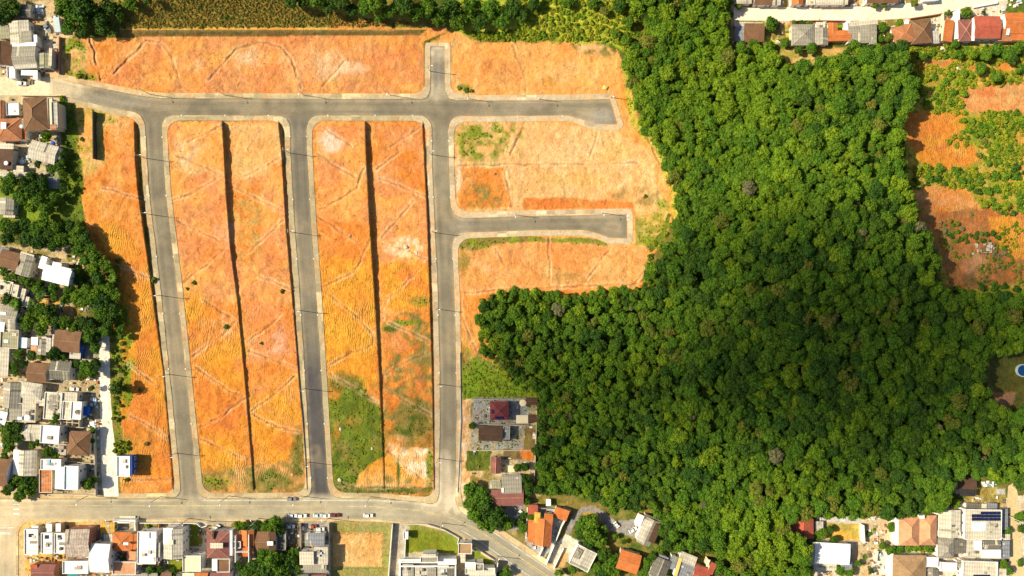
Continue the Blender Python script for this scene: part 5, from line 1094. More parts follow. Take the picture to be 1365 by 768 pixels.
# long building south of the lawn
lb=[(569,748,76,5,0,'flat','white',3.9,N),(542,763,18,22,0,'flat','lgrey',4.4,{'wall':'grey'}),(547.5,763,8,20,0,'flat','grey',4.65,N),(566,765,26,22,0,'flat','lgrey',4.4,{'wall':'grey'}),(575.5,766,12,18,0,'flat','grey',4.65,N),(594,766,22,22,0,'flat','lgrey',4.4,{'wall':'grey'}),(600.5,767,9,18,0,'flat','dgrey',4.65,N),
 (572,745.5,23,8,0,'flat','grey',6,{'par':'white','op':False}),(571.5,741,19,4.5,0,'flat','pale',6.3,N),(596,749,25,8,0,'flat','white',4.2,N),(554,750,46,1.2,0,'flat','white',4.9,N),(566,755,64,2.0,0,'flat','white',4.9,N),(640,761,40,8,0,'flat','pale',4.2,T),(627,753,14,7,0,'flat','white',4.1,N),(639,756,11,10,0,'flat','dgrey',5.6,{'par':'white','op':False}),(643,770,36,12,0,'flat','lgrey',4.0,{'wall':'grey'}),(533,762,2,26,0,'flat','white',4.9,N),(607,766,2,24,0,'flat','white',4.9,N)]
house('long modern building with grey roof bays and white cornices south of the walled lawn',lb,cat='building',name='building')
house('square tower-like entrance block with brownish roof and white rim beside the lawn',[(620,731,18,14,2,'flat','tan',6,T),(617,744,7,13,0,'flat','pale',3.4,N)],cat='building',name='gatehouse')
house('tiny white guard booth at the lawn corner near the long trench wall',[(541,713.5,6.5,10,0,'flat','white',2.8,T)],cat='booth',name='guard_booth')
# --- middle right plots
house('wine red pyramid roof carrying solar panels on a paved yard',[(665.5,547.5,25,25,0,'pyr','wine',4.6,{'pitch':.3}),(696,559,16,11,0,'flat','cream',2.8,N)],sol=[(660,555,671,559,5,1,5.3),(654.5,546,658.5,551.5,2,2,5.4)],wcol='white')
house('dark brown sheds in a row at the east side of the paved yard',[(709,535,15,10,0,'gx','dbrown',2.6,N),(712,558,14,10,2,'gx','dbrown',2.6,N),(709,546,14,3,0,'flat','olive',2.2,N)],'brick',cat='shed',name='shed')
house('dark brown gable roof with grey flat annex south of the wine red roof',[(654,578,32,20,2,'gx','dbrown',3.6,{'pitch':.3}),(675,577,9,17,2,'flat','slate',3.2,{'par':'grey','op':False})])
house('small dusky maroon roof near a cream square awning',[(661,620,14,22,2,'gy','maroon',3.2)],'white')
house('cream square awning on the grey yard east of the small maroon roof',[(681.5,625,9,9,0,'flat','cream',2.6,N)],cat='canopy',name='canopy')
house('wide maroon-brown roof with grey flat extension beside the big roadside tree',[(675,663.5,46,22,-1,'gx','maroon',4.4,{'pitch':.15}),(682,646,27,24,-2,'flat','grey',4.9,{'par':False}),(659.5,647,16,9,-2,'flat','olive',4.0,N),(670,653.5,3,6,0,'flat','white',5.2,N)])
house('small red-brown roof in the north-west corner of the orange house yard',[(710.5,679.5,13,13,0,'sS','red',3.4,N)],'cream')
house('orange tiled house inside a walled yard with long white walls',[(724.5,709,22,36,4,'gy','orange',4.6),(709,708,11,30,3,'sW','orange',3.8),(731,692,12,14,4,'gx','orange',4.9,{}),(716,690,8,14,4,'sW','ochre',4.7,N),(730,713,10.5,30,4,'sE','red',4.75,N)],'cream')
house('separate orange roof in the north-east corner of the walled yard',[(748,685,19,15,18,'sS','orange',3.6)],'cream')
house('tiny white shed at the forest edge north of the orange house',[(731,670,6.5,9,0,'flat','white',2.6,N)],cat='shed',name='shed')
house('tilted grey double roof with white rim by the avenue bend',[(777,744,28,28,27,'gy','lgrey',4.6,{'par':'white','pitch':.12}),(770,738,9,13,27,'flat','grey',5.6,N)])
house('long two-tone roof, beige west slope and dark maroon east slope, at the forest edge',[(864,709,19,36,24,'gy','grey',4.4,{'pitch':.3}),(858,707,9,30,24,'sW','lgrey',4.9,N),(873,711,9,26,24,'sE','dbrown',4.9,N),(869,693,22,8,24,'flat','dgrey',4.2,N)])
house('white angular terrace attached west of the two-tone roof',[(852.5,694,8,16,24,'flat','white',3.6,N)],cat='terrace',name='terrace')
house('bright orange gable roof in the trees near the avenue',[(838,749,29,26,17,'gx','orange',4.4,{'pitch':.3})],'cream')
house('charcoal gable roof with a white front at the bottom edge',[(880,757,22,26,22,'gy','dgrey',4.6,{'pitch':.25}),(869,768,12,10,22,'flat','pale',3.8,N),(884,744,14,6,22,'flat','slate',4.2,N)])
house('grey flat roof beside a yellow wall at the bottom edge',[(897,750,9,18,20,'flat','slate',4.2,N),(903.5,757,4.5,28,16,'flat','yellow',5,N),(917,745,23,13,22,'sN','lgrey',4.4),(914,761,20,20,22,'flat','slate',4.2,N)])
house('red-orange roof with pale chimney wall at the bottom edge below the forest',[(934,766,22,22,20,'gx','red',4.2),(949,758,8,16,22,'sE','red',5.2,N),(944,751,2.5,10,22,'flat','cream',5.6,N),(965,770,22,10,12,'flat','dbrown',3.4,N)],'cream')
# --- lower right
house('red-orange gable roof half under the forest edge with a dark strip on its east side',[(1070,702.5,29,31,-1,'gy','red',4.2,{'pitch':.25}),(1092,706,11,22,0,'flat','concrete',2.4,N)],'cream')
house('large bright white gable roof with a thin ridge line in the lower right',[(1109.5,738,47,28,3,'gx','white',5.4,{'pitch':.08}),(1085,738,6,30,3,'flat','pale',5.0,N),(1100,756,30,9,3,'flat','pale',3.6,N)])
house('western salmon hipped roof of the joined pair beside the sandy yard',[(1212,707.5,27,40,1,'hip','salmon',4.6),(1195.5,708,5,38,1,'flat','white',4.2,N),(1214,688,24,5,5,'flat','cream',3.8,N)],group='pair of salmon hipped roofs')
house('eastern salmon hipped roof of the joined pair',[(1237,707,23,40,1,'hip','salmon',4.6),(1229,688,7,7,0,'flat','white',6.5,N)],group='pair of salmon hipped roofs')
house('tan hipped roof cut by the bottom frame edge beside a white wall strip',[(1212,762,45,44,1,'hip','tan',4.4,{'pitch':.3}),(1188,754,5,32,2,'flat','white',4.4,N)])
house('small white flat roof between the tan hipped roof and the grey roofs',[(1240.5,749,19,13,3,'flat','white',4,T),(1238,763,12,12,0,'flat','grey',3,N),(1248,764,8,10,0,'flat','dgrey',3.1,N)])
house('beige and grey gable roof between the salmon roofs and the solar roof',[(1266,698,28,37,1,'gy','pale',4.6,{'pitch':.22}),(1274,695,13,30,1,'flat','lgrey',5.2,N),(1266,712,30,10,1,'flat','pale',4.8,N)])
house('small grey hipped roof south of the beige gable',[(1261,731,22,27,1,'hip','grey',4,{'pitch':.4}),(1281,729,16,18,0,'flat','dgrey',3.8,N)])
house('pale flat roof with a dark block of solar panels in the lower right',[(1310,699,49,40,1,'flat','pale',6,T),(1305,702,19,12,0,'flat','lblue',6.3,N),(1324,706,20,24,0,'flat','lgrey',6.35,N)],sol=[(1307,682,1334,694.5,5,3,6.6),(1295,685.5,1307,694.5,2,2,6.6)])
house('greys and white stepped roof directly south of the solar roof',[(1299,731,20,24,2,'flat','lgrey',4.6,{}),(1322,726,23,12,0,'gx','dgrey',5.0),(1321,738,25,11,0,'flat','white',4.8,T),(1304,727,10,13,0,'flat','white',5.4,N),(1340,733,12,24,0,'flat','slate',3.8,{})])
house('pale roof with a few solar panels cut by the bottom frame edge',[(1306,762,46,28,2,'flat','pale',4.8,T),(1336,764,11,12,2,'flat','pale',4.0,N)],sol=[(1297,766,1320,771,6,1,5.1)])
house('small white flat roof left of the bottom edge solar roof',[(1264,755.5,22,12,2,'flat','white',3.8,T),(1280,752,9,10,0,'flat','grey',3.4,N)])
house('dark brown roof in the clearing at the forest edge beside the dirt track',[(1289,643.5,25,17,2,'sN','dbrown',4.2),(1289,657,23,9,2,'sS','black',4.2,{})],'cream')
house('row of small grey sheds north of the solar roof',[(1298,675,20,8,2,'flat','dgrey',2.8,N),(1312,676,7,9,2,'flat','pale',2.9,N),(1323,675,13,8,2,'flat','slate',2.7,N)],cat='shed',name='shed')
house('slate grey lean-to on the east side of the solar roof beside the track',[(1339,692,9,28,0,'sE','slate',3.0,N),(1342,716,9,8,0,'flat','pale',2.6,N)],cat='shed',name='shed')
house('white roof with dark strip west of the sandy street at the bottom right',[(1129,746,14,28,1,'flat','slate',3.8,N)],cat='shed',name='carport')
# --- top right street
house('brown roof with pale strip at the west end of the upper street',[(1005,44,27,24,0,'sS','brown',4),(998,32.5,38,6,2,'flat','lgrey',3.6,N),(986,45,12,20,0,'sW','slate',3.4,N)],'grey')
house('grey pyramid hipped roof on the upper street',[(1070.5,46.5,30,28,0,'pyr','grey',4,{'pitch':.35})],'cream')
house('small grey gable directly east of the grey pyramid roof',[(1095,49,18,23,1,'gy','grey',3.6,{'pitch':.35}),(1094,34,12,9,0,'flat','pale',2.8,N)],'white')
house('orange L-shaped roof around a small lawn on the upper street',[(1119,47.5,30,14,-2,'gx','orange',3.8,{'pitch':.25}),(1110,38,13,15,0,'gy','orange',3.7,{'pitch':.2})],'cream')
house('wide grey sheet roof with a pale vertical seam on the upper street',[(1149,44,38,27,-1,'gx','grey',4,{'pitch':.12}),(1151,30.5,38,6,-6,'flat','pale',4.2,N),(1164,46,9,26,0,'flat','grey',4.5,N),(1131,34,6,14,0,'flat','white',3.4,N)],'white')
house('terracotta hipped roof wedged against the brown pyramid roof',[(1204,46,28,24,-14,'hip','terra',4,{'pitch':.3}),(1209,29,5,6,0,'flat','white',4,N)],'white')
house('brown pyramid roof on the upper street east of the terracotta hip',[(1228,42,28,32,-4,'pyr','brown',4,{'pitch':.4}),(1247,49.5,10,17,-2,'flat','concrete',3.2,N)],'cream')
house('narrow orange roof slanting beside a grey yard wall on the upper street',[(1264,41,13,29,7,'sE','orange',3.8)],'cream')
house('red gable roof with white east wall strip west of the big maroon roof',[(1287,40.5,19,29,-2,'pyr','maroon',4.4,{'pitch':.2}),(1297.5,40,4,29,2,'flat','white',5,N),(1277,32,5,40,0,'flat','white',4.2,N)])
house('large maroon roof at the top right with a curved west side',[(1316,36.5,35,30,0,'gx','red',5,{'pitch':.15})],'white')
house('orange roof complex with white trim at the top right corner',[(1356,31,34,28,0,'gx','orange',4.4,{'pitch':.25}),(1340,47,18,16,0,'sS','terra',3.8,N),(1356,48,34,12,0,'sS','orange',3.8,N),(1345,36,4,22,10,'flat','white',4.9,N)],'white')
for lb_,w in (('pale grey roof at the top frame edge, westmost above the upper street',(992,-2,20,14,0,'gx','lgrey',3.8)),('brown roof at the top frame edge above the upper street',(1017,-1,24,15,0,'gx','brown',3.8)),('white rimmed grey roof at the top edge beside the brown one',(1035,-1,11,16,0,'gx','lgrey',3.8)),('orange and white roof at the top frame edge',(1063,-2,16,17,0,'gy','orange',4)),
  ('small white roof at the top edge between orange and grey roofs',(1081,-1,12,15,0,'flat','pale',3.6)),('wide pale grey roof at the top frame edge above the grey pyramid roof',(1109,-1,42,15,-1,'gx','pale',4)),('long brown roof at the top frame edge by the side street mouth',(1176,-2,42,13,0,'gx','brown',4)),('blue-white canopy at the top edge beside the curving upper street',(1241,-2,20,7,-4,'flat','lblue',3))):
    house(lb_,[w])
# --- walls and fences
def fence(label,pts,h=1.8,th=.2,mat='white',cat='wall',name='boundary_wall'):
    segs=[(a,b) for a,b in zip(pts[:-1],pts[1:])]
    return walls_obj(label,segs,h,th,WALLM[mat],cat,name)
fence('long white boundary wall west of the dark trench by the walled lawn',[(524,697),(521.5,730),(518,775)],2.2,.35)
fence('curved white wall around the large lawn',[(544,697),(570,698),(592,705),(612,716),(610,724)],1.6,.2)
fence('white wall along the east side of the small triangular lawn',[(634,729),(660,746)],1.6,.2); fence('tall pale wall at the east end of the long modern building',[(664,746),(660,770)],4,.3)
fence('thin pale wall on the west side of the large lawn',[(541,706),(541,720),(540,742)],1.2,.2)
fence('long white wall slanting beside the orange house driveway',[(760,678),(748,700),(738,725),(727.5,750)],2.6,.45); fence('short white wall at the gate of the orange house',[(724,728),(718,741)],2.0,.4)
fence('white wall on the west side of the orange house yard',[(703,675),(702,700),(701,716)],2,.25); fence('white wall along the north side of the orange house yard',[(703,675),(760,678)],2.2,.2,'grey')
fence('white wall beside the pale driveway of the tilted grey house',[(751,730),(738,757)],1.5,.2)
fence('tall white wall at the east side of the ochre plot',[(1146.5,697),(1148,721)],3.2,.7); fence('low pale wall along the ochre plot bottom',[(1100,719),(1145,721)],1,.15,'cream')
fence('white wall east of the sandy street by the small blue car',[(1167,732),(1165,747)],2.5,.4,'cream')
fence('white wall along the south edge of the wine red house yard',[(630,564.5),(705,566)],1.8,.2,'grey'); fence('pale wall north of the wine red house yard',[(631,531.5),(705,531)],1.8,.2,'grey'); fence('pale wall south of the brown gable yard',[(627,600),(710,600)],1.2,.2,'cream'); fence('wall along the east side of the yards by the forest',[(716,530),(714,600),(712,640)],1.8,.15,'cream')
fence('white wall on the west side of the rounded lawn',[(246.5,697),(246,740)],2.6,.35); fence('white front wall along the rounded lawn',[(246,696),(264,696.5),(270,702),(277,700)],1.6,.3)
fence('white front wall of the maroon lantern house yard',[(277,695.5),(313,695)],1.6,.3,'grey'); fence('tall white wall beside the maroon lantern house',[(309,706),(307.5,768)],3,.3)
fence('brown wall between the white roof and the grey gable house',[(215,697),(214.5,768)],2.4,.3,'brick'); fence('wide white gate canopy in front of the skylight house',[(155,692.5),(185,692.5)],2.8,1.6)
fence('white wall west of the gated yard of the skylight house',[(156,696),(155.5,712)],2.4,.4); fence('white wall east of the gated yard of the skylight house',[(183,696),(184,712)],2.2,.5)
fence('front garden wall with white posts east of the skylight house',[(188,696.5),(243,696.5)],1.2,.25); fence('dark wall between the unpaved yard and the slate blue house',[(402,697),(402.5,732)],2.4,.2,'grey')
fence('wall on the west side of the field',[(440,696),(440,775)],2.6,.2,'grey'); fence('thin lane wall east of the brown pyramid house',[(127.5,572),(129,606),(130.5,660)],2,.25,'cream'); fence('thin wall by the green strip and foil roof yard',[(83,613),(128,618)],1.2,.2,'cream')
fence('front wall of the blue foil house on the avenue',[(52,657.5),(130,659)],1.4,.25,'cream'); fence('dark stone wall along the west end of the first lot strip',[(81.5,50),(81,100)],1.6,.3,'brick')
fence('low concrete kerb wall along the east side of the third new street',[(613,470),(614.5,560),(610,656)],.5,.35,'grey')
fence('pale front wall along the west street',[(30,128.5),(80,129)],1.8,.25,'cream'); fence('pale wall on the tan lane north of the grey-brown gable',[(10,333),(48,341),(58,341),(75,350),(100,350)],1,.2,'cream')
fence('yard wall along the upper street in front of the grey pyramid roof',[(1052,29.5),(1095,29),(1130,29.5)],1.6,.25,'brick'); fence('wall west of the grey pyramid house',[(1053,30),(1054,60)],2,.2,'brick'); fence('wall between the brown pyramid house and the narrow orange roof',[(1254,20),(1254.5,58)],2.2,.4,'cream')
fence('yard wall curving along the upper street by the brown pyramid roof',[(1212,26),(1240,22),(1272,16)],1.6,.25,'brick'); fence('white wall beside the red gable roof on the upper street',[(1274,18),(1276,55)],2.2,.8)
fence('white garden wall along the curving upper street',[(1296,10),(1328,4)],1.2,1.2)
fence('tall dark retaining wall standing in the first lot by the north-west corner',[(128.5,150),(129,213)],2.9,.4,'dark')
# small yard things nobody could count: planks, crates, washing, pots
rc=random.Random(99); m=MB(); cls=['pale','dgrey','terra','lblue','olive','white','brown']
ZN=[([(0,330),(130,345),(150,560),(130,660),(0,660)],900),([(30,696),(440,696),(440,768),(30,768)],800),([(0,20),(78,20),(78,100),(0,100)],220),([(0,130),(80,130),(80,240),(0,240)],240),([(980,0),(1365,0),(1365,58),(980,58)],500),([(1150,670),(1345,660),(1345,768),(1150,768)],420),([(630,532),(714,532),(712,640),(640,700),(630,640)],45),([(705,680),(760,680),(740,740),(710,730)],60)]
for poly,n in ZN:
    xs=[p[0] for p in poly]; ys=[p[1] for p in poly]; q=np.array([[rc.uniform(min(xs),max(xs)),rc.uniform(min(ys),max(ys))] for _ in range(n)])
    ok=polyin(q[:,0],q[:,1],poly); gi2,gj2=gidx(q[:,0],q[:,1]); ok&=(d_road[gi2,gj2]>9)&(np.minimum(d_lane,np.minimum(d_west,d_topst))[gi2,gj2]>2)
    for a_,b_ in q[ok].tolist():
        g=Z(a_,b_); X,Y,_=P(a_,b_,g); s1,s2=rc.uniform(.15,.9),rc.uniform(.12,.5); 
        if rc.random()<.5: s1,s2=s2,s1
        m.box(X-s1,Y-s2,g-.1,X+s1,Y+s2,g+rc.uniform(.1,1.0),rc.randrange(7))
tag(m.build('yard_clutter',[ROOF[k] for k in cls]),kind='stuff')
# --- poles with street lamps
def pole_mesh():
    m=MB(); m.tube((0,0,-.5),(0,0,9.6),.17,.11,8); me=bpy.data.meshes.new('pole'); me.from_pydata(m.v,[],m.f); me.materials.append(POLE); return me
def arm_mesh():
    m=MB(); m.tube((0,0,7.6),(1.6,0,8.2),.05,.04,6); m.tube((0,-.9,9.1),(0,.9,9.1),.07,.07,5); me=bpy.data.meshes.new('arm'); me.from_pydata(m.v,[],m.f); me.materials.append(METAL); return me
def lamp_mesh():
    m=MB(); m.box(1.5,-.16,8.12,2.3,.16,8.28); m.box(1.6,-.1,8.08,2.2,.1,8.12); me=bpy.data.meshes.new('lamp_head'); me.from_pydata(m.v,[],m.f); me.materials.append(ROOF['white']); return me
PM,AM,LMm=pole_mesh(),arm_mesh(),lamp_mesh()
def lamp(px,py,rz,label,h=1.0):
    g=Z(px,py); X,Y,_=P(px,py,g); t=empty('street_lamp',(X,Y,g),rz); tag(t,label,'street lamp','street lamps along the streets')
    for n,m_ in (('pole',PM),('arm',AM),('lamp_head',LMm)): linkmesh(n,m_,t,sc=(1,1,h))
od=['northernmost','second from the north','third from the north','fourth from the north','fifth from the north','southernmost']
rx=lambda R_,y_: float(np.interp(y_,[p[1] for p in R_],[p[0] for p in R_]))
for nm,R_,ys in (('western new street',R1,(211,286,394,499,604)),('middle new street',R2,(204,310,414,518,616)),('eastern new street',R3,(206,310,412,512,611))):
    for i,yy in enumerate(ys): lamp(rx(R_,yy)-12.5,yy,0,f"concrete lamp pole on the west kerb of the {nm}, {od[i] if i<len(ys)-1 else od[5]}")
ow=['westernmost','second from the west','third from the west','fourth from the west','fifth from the west','sixth from the west','easternmost']
for i,(a,b) in enumerate(((200,126),(300,127),(405,127),(520,127),(625,132),(717,132),(814,130))): lamp(a,b,-math.pi/2,f"concrete lamp pole on the north kerb of the first street, {ow[i]}")
for i,(a,b) in enumerate(((687,286.5),(802,284))): lamp(a,b,-math.pi/2,f"concrete lamp pole on the north kerb of the short east spur, {('western','eastern')[i]}")
lamp(573,95,0,'concrete lamp pole beside the short dead-end street')
for i,(a,b) in enumerate(((119,660),(214,662),(305,661),(400,661),(494,662))): lamp(a,b,-math.pi*.62,f"lamp pole on the north side of the avenue, {ow[i] if i<4 else ow[6]}")
for i,(a,b) in enumerate(((157,691),(252,691),(345,691),(437,691))): lamp(a,b,math.pi*.62,f"lamp pole on the south side of the avenue, {ow[i] if i<3 else ow[6]}")
lamp(589,697,.9,'lamp pole on the avenue verge at the walled lawn'); lamp(662,741,.9,'lamp pole on the avenue verge at the triangular lawn'); lamp(1344,688,0,'lamp pole beside the dirt track at the lower right')
for i,(a,b) in enumerate(((1064,28),(1152,28))): lamp(a,b,math.pi*.4,f"lamp pole on the south side of the upper street, {('western','eastern')[i]}")
# --- drain covers
onr=['northernmost','second from the north','third from the north','fourth from the north','fifth from the north','sixth from the north','seventh from the north']
oww=['westernmost','second from the west','third from the west','fourth from the west','fifth from the west','sixth from the west','seventh from the west','eighth from the west']
def drain(px,py,label):
    g=Z(px,py); X,Y,_=P(px,py,g+.17); m=MB(); m.box(-.3,-.3,0,.3,.3,.10); m.box(-.22,-.22,.10,.22,.22,.12,1)
    o=m.build('drain_cover',[ROOF['white'],POLE]); o.location=(X,Y,g+.17); tag(o,label,'drain cover','pale drain covers along the kerbs')
for nm,R_,ys in (('western',R1,(183,261,342,418,492,565)),('middle',R2,(182,266,345,420,494,565,637)),('eastern',R3,(188,263,345,420,497))):
    for i,yy in enumerate(ys):
        for sd,off in (('west',-11.3),('east',11.3)): drain(rx(R_,yy)+off,yy,f"pale drain cover, {sd} kerb of the {nm} new street, {onr[i]}")
for i,(a,b) in enumerate(((242,154),(300,154),(358,154),(437,154),(500,154),(550,154),(690,155.5),(750,155))): drain(a,b,f"pale drain cover on the south kerb of the first street, {oww[i]}")
# --- vehicles
def car(px,py,ang,col,label,L_=4.3,kind='car',name='car'):
    g=Z(px,py)+.04; X,Y,_=P(px,py,g+.8); t=empty(name,(X,Y,g),math.radians(ang)); tag(t,label,kind,'vehicles')
    w=.86; l=L_/2
    prof=[(-l,.35),(-l,.78),(-l*.86,.92),(l*.38,.95),(l*.93,.80),(l,.62),(l,.35)]
    v=[];f=[]
    for s_ in (-1,1):
        for (a,z) in prof: v.append((a,s_*w*(1 if abs(a)<l*.9 else .9),z))
    n=len(prof); f=[tuple(range(n))[::-1],tuple(range(n,2*n))]+[(i,(i+1)%n,n+(i+1)%n,n+i) for i in range(n)]
    f=[q[::-1] for q in f]
    b=meshobj('body',v,f,ROOF[col],t)
    ca=[(-l*.80,.92,w*.9),(-l*.58,1.42,w*.72),(l*.12,1.44,w*.72),(l*.42,.94,w*.88)]
    v=[(a,-y_,z) for a,z,y_ in ca]+[(a,y_,z) for a,z,y_ in ca]
    meshobj('cabin_glass',v,[(0,1,5,4),(2,3,7,6),(0,3,2,1),(4,5,6,7)],GLASS,t)
    meshobj('roof_panel',[(-l*.60,-w*.70,1.45),(l*.13,-w*.70,1.46),(l*.13,w*.70,1.46),(-l*.60,w*.70,1.45),(-l*.60,-w*.70,1.40),(l*.13,-w*.70,1.41),(l*.13,w*.70,1.41),(-l*.60,w*.70,1.40)],[(0,1,2,3),(7,6,5,4),(0,4,5,1),(1,5,6,2),(2,6,7,3),(3,7,4,0)],ROOF[col],t)
    for sx in (-.62,.62):
        for sy in (-1,1):
            m=MB(); m.tube((sx*l,sy*(w-.16),.32),(sx*l,sy*(w+.02),.32),.32,.32,12); m.build('wheel',DARKM,t)
    for sy in (-1,1):
        m=MB(); m.box(l-.03,sy*.6-.16,.6,l+.015,sy*.6+.16,.74); m.build('headlight',ROOF['pale'],t)
    return t
car(390,687.3,0,'white','white car at the rear of the western pair parked on the avenue',4.2); car(402,687.5,0,'white','white car at the front of the western pair parked on the avenue',4.8)
car(423.5,687,0,'lblue','white and dark car, first of three parked in a line on the avenue',4.0); car(434.5,687.3,0,'white','white car in the middle of three parked on the avenue',3.9); car(446.5,687,0,'wine','dark red car at the east end of three parked on the avenue',4.4)
car(491,687.2,0,'white','white car alone on the avenue near the field corner',4.4); car(388.5,665.3,0,'slate','silver car on the north side of the avenue near the middle street',4.3)
car(29,111.5,0,'white','white car parked on the pale west street',4.0,'van','van'); car(63,36.5,-60,'slate','grey car in the shaded yard at the top left',4.0); car(38.5,393,20,'slate','blue-grey car beside the beige flat roofs at the left',4.0)
car(99,518.5,-8,'white','white car on the dry grass north of the wide whitish roofs',4.2); car(387.5,702,0,'white','white car in the brown unpaved yard',3.6); car(290,703,60,'white','white motorbike-sized car in the maroon lantern house yard',2.6)
car(418,702,0,'red','small red car in the slate blue house yard',2.8); car(427,705.5,0,'white','white car in the slate blue house yard',3.8); car(691,685.5,47,'white','white car parked diagonally beside the big roadside tree',4.4)
car(822,700,-50,'white','small white car on the curved grey driveway',3.0); car(844,706.5,30,'white','white car beside the white terrace on the grey driveway',4.2); car(1172.5,740,-70,'lblue','small blue-white car on the pale yard at the lower right',3.6)
# --- tanks, pools, odd things
def tank(px,py,r,hh,col,label,z0=0,name='water_tank',cat='water tank'):
    g=Z(px,py)+z0; X,Y,_=P(px,py,g+hh); t=empty(name,(X,Y,g)); tag(t,label,cat)
    R=r*S; m=MB(); m.tube((0,0,0),(0,0,hh),R*.88,R,14); m.build('tank_body',ROOF[col],t)
    m=MB(); m.tube((0,0,hh+.005),(0,0,hh+.15),R*1.04,R*.55,14); m.build('lid',ROOF[col],t)
tank(28.5,168.5,2.4,1.2,'lblue','silver water tank beside the terracotta hipped roof at the left edge',4.2)
tank(70,190.5,2.2,1.1,'blue','blue water tank at the north-east corner of the tilted grey roof',3.2); tank(8,217.5,2.6,.5,'white','round white dish on the dark brown flat roof',4.3,'dish','dish')
tank(29,215.5,3.2,1.2,'lblue','white-blue tank in the dark gap beside the dark brown roof'); tank(36,557,3.6,1.3,'white','large white water tank on the weathered pale roof',4.3); tank(31,585,2,1,'white','small white round tank in the shade beside the pale gable',2.5)
tank(128.5,572,2.2,1.4,'lblue','blue-grey tank at the lane corner near the brown pyramid roof'); tank(12,362,1.8,1.0,'teal','small teal tank among the trees at the left edge',1.5); tank(807,733,2.6,.4,'orange','small orange-rimmed paddling pool on the grass by the driveway',0,'paddling_pool','pool')
tank(697,537.2,4.4,2.2,'cream','round cream parasol on the paved yard of the wine red roof',0,'parasol','parasol'); tank(820.5,117.5,1.0,.8,'pale','pale pipe end',0) if False else None
def pool(px,py,r,label):
    g=Z(px,py); X,Y,_=P(px,py,g+1.2); t=empty('round_pool',(X,Y,g)); tag(t,label,'pool'); R=r*S
    m=MB()
    n=28
    for rr0,rr1,z0,z1 in ((R,R,-.2,1.25),(R,R*.86,1.25,1.25),(R*.86,R*.86,1.25,.7)):
        v=[(rr0*math.cos(6.283*i/n),rr0*math.sin(6.283*i/n),z0) for i in range(n)]+[(rr1*math.cos(6.283*i/n),rr1*math.sin(6.283*i/n),z1) for i in range(n)]
        m.add(v,[(i,(i+1)%n,n+(i+1)%n,n+i) for i in range(n)])
    m.build('rim',ROOF['lblue'],t)
    m=MB(); m.add([(R*.85*math.cos(6.283*i/n),R*.85*math.sin(6.283*i/n),1.05) for i in range(n)],[tuple(range(n))]); m.build('water',POOLW,t)
POOLW,_nt,_b=base_mat('pool_water',.1); _b.inputs['Base Color'].default_value=(.01,.07,.20,1)
pool(1364,494,8.5,'round blue water tank pool with pale rim at the right frame edge')
# boulders / rubble near lots
def rock(px,py,r,col,label,group='pale rocks and dirt heaps on the lots'):
    g=Z(px,py); X,Y,_=P(px,py,g); v,f=ICO2; rr=np.random.RandomState(int(px*7+py)); vv=v*(1+.12*rr.randn(len(v),1))*[1,.8,.55]*r*S
    o=meshobj('rock',vv.tolist(),f,ROOF[col]); o.location=(X,Y,g); o.rotation_euler=(0,0,rr.rand()*6); tag(o,label,'rock',group)
rock(807,117,4.2,'yellow','yellowish rounded dirt heap near the end of the first street'); rock(338,333,2,'pale','rock') if False else None
rock(541,329,3.4,'pale','pale rock beside a ditch on the eastern block'); rock(555,337,2.6,'pale','second pale rock down the ditch on the eastern block'); rock(535,327,2,'pale','smallest pale rock uphill on the ditch of the eastern block'); rock(466,315,2,'old','brownish rock at a ditch corner on the western half of the eastern block')
rock(454,572,2.4,'pale','pale rock on the green part of the eastern block'); rock(453,640,3.2,'pale','pale elongated rock near the avenue corner of the eastern block'); rock(496,598,2,'lgrey','small grey rock on the green part near the centre bank'); rock(390,633,2.4,'salmon','salmon dirt clump at the south end of the western block')
rock(1278,91,3.4,'white','white boulder in the scrub east of the forest','pale rocks east of the forest'); rock(1256,66,4.4,'cream','cream dirt heap below the narrow orange roof','pale rocks east of the forest'); rock(239,262,2,'pale','pale rock by a ditch on the western block'); rock(660,232,2,'red','small red clay lump on the lower right lot')
def pile(px,py,w,h,label,n=26,cols_=('white','lblue','slate','pale')):
    g=Z(px,py); X,Y,_=P(px,py,g); r_=random.Random(int(px+py)); m=MB()
    for i in range(n):
        a,b,c=r_.uniform(-w/2,w/2)*S,r_.uniform(-h/2,h/2)*S,r_.uniform(.1,.7); s1,s2=r_.uniform(.2,.8),r_.uniform(.2,.8); m.box(a-s1,b-s2,-.1,a+s1,b+s2,c+i*.004,i%3)
    o=m.build('scrap_pile',[ROOF[c] for c in cols_[:3]]); o.location=(X,Y,g); tag(o,label,'scrap pile')
pile(1316,645,14,5,'blue and white scrap beside the dark brown roof at the forest edge'); pile(54,13,9,10,'white and grey scrap in the shade beside the dark top left roof'); pile(125,536,6,11,'grey scrap in the yard beside the blue canopy',18); pile(123,566,8,5,'rusty grey scrap beside the unfinished brick house',14); pile(1324,646,7,3,'white sheets beside the dirt track',6)
pile(80,414,8,4,'small dark scrap heap on the orange dirt path',8,('dgrey','pale','brown')); pile(36,109,16,5,'low planting bed and rubble in front of the two-tone roof',18,('terra','dgrey','olive')); pile(712,580,5,6,'white sheets near the yard wall by the forest',5,('white','pale','white')); pile(1310,332,30,14,'scattered grey debris in the brown clearing at the right',40,('lgrey','brown','old'))
pile(104,350,16,5,'cream rubble along the tan lane',12,('pale','cream','tan'))
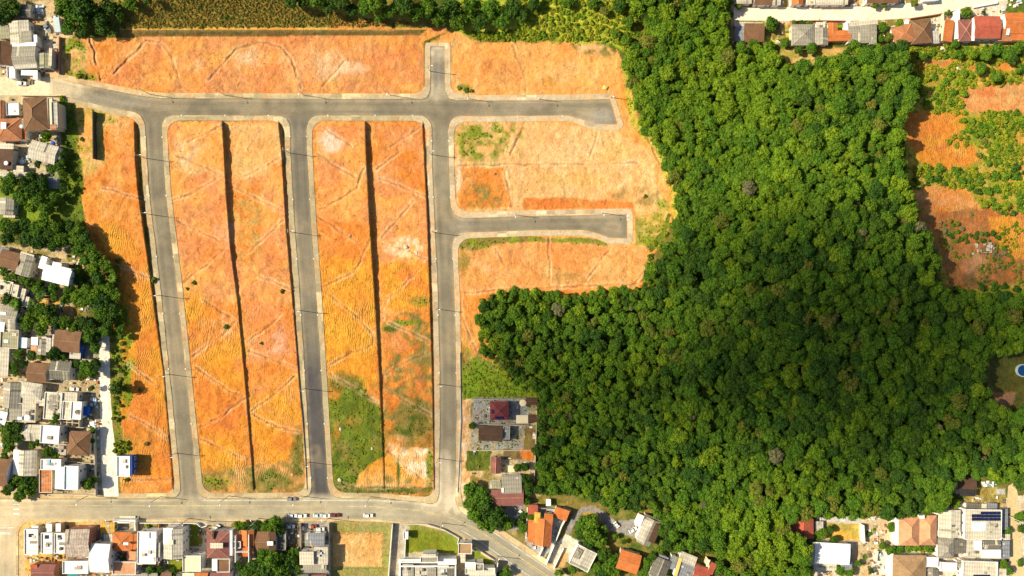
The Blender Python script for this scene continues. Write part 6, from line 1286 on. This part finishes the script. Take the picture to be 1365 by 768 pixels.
# field posts
def fpost(px,py,label):
    g=Z(px,py); X,Y,_=P(px,py,g); m=MB(); m.tube((0,0,-.2),(0,0,3.2),.09,.07,6); o=m.build('wooden_post',BARK); o.location=(X,Y,g); tag(o,label,'post','posts round the orange field')
for i,a in enumerate((452,465,478,492,506)): fpost(a,711,f"thin post on the north side of the orange field, {oww[i]}"); fpost(a,757,f"thin post on the south side of the orange field, {oww[i]}")
for i,b in enumerate((720,730,740,750)): fpost(510,b,f"thin post on the east side of the orange field, {onr[i]}")
# drain chutes at the ends of ditches: pale concrete slabs
def slab(px,py,w,h,ang,label):
    g=Z(px,py); X,Y,_=P(px,py,g+.1); m=MB(); m.box(-w*S/2,-h*S/2,-.2,w*S/2,h*S/2,.12); o=m.build('concrete_slab',ROOF['pale']); o.location=(X,Y,g+.05); o.rotation_euler=(0,0,-math.radians(ang)); tag(o,label,'slab','pale concrete slabs')
slab(838.5,290,6,8,0,'white concrete slab at the end of the short east spur'); slab(165,690.5,30,5,0,'pale concrete ramp before the skylight house gate') 
# ---------------------------------------------------------------- the cloud that shades the eastern forest (high above the camera)
def cloud(cx,cy,rx_,ry_,alt,dens,th,name='cloud'):
    X,Y,_=P(cx,cy,0); d=alt/math.tan(SUN_EL); X-=d*math.cos(SHDIR); Y-=d*math.sin(SHDIR)
    v,f=ICO2; rr=np.random.RandomState(int(cx)); vv=v*[rx_*S,ry_*S,th]
    m=bpy.data.materials.new('cloud_vapour'); m.use_nodes=True; nt=m.node_tree; nt.nodes.clear(); ou=nd(nt,'ShaderNodeOutputMaterial'); pv=nd(nt,'ShaderNodeVolumePrincipled'); pv.inputs['Color'].default_value=(.95,.95,.95,1)
    tc=nd(nt,'ShaderNodeTexCoord'); mp=nd(nt,'ShaderNodeMapping'); mp.inputs['Scale'].default_value=(1/(rx_*S),1/(ry_*S),1/th); nt.links.new(tc.outputs['Object'],mp.inputs[0])
    ln=nd(nt,'ShaderNodeVectorMath',operation='LENGTH'); nt.links.new(mp.outputs[0],ln.inputs[0])
    nz=noise(nt,1.7,3,.6,mp.outputs[0]); r2=mth(nt,'ADD',ln.outputs['Value'],rng(nt,nz,.3,.7,-.34,.34))
    dn=rng(nt,r2,.95,.25,0,dens); nt.links.new(dn,pv.inputs['Density']); nt.links.new(pv.outputs[0],ou.inputs['Volume'])
    o=meshobj(name,vv.tolist(),f,m); o.location=(X,Y,alt); tag(o,kind='structure')
    m.cycles.volume_step_rate=1.0
    return o
cloud(1170,462,345,210,900,.021,60)
cloud(760,540,230,120,900,.009,60)
# ---------------------------------------------------------------- labels that would repeat get their order from the west
from collections import defaultdict
dd=defaultdict(list)
for o in COL.objects:
    if o.parent is None and 'label' in o: dd[o['label']].append(o)
ordn=['westernmost','second','third','fourth','fifth','sixth','seventh','eighth','ninth','tenth']
for l,os_ in dd.items():
    if len(os_)>1:
        os_.sort(key=lambda o:o.location.x)
        for i,o in enumerate(os_):
            o['label']= l+(', westernmost' if i==0 else ', easternmost' if i==len(os_)-1 else ', '+(ordn[i] if i<10 else str(i+1)+'th')+' from west')
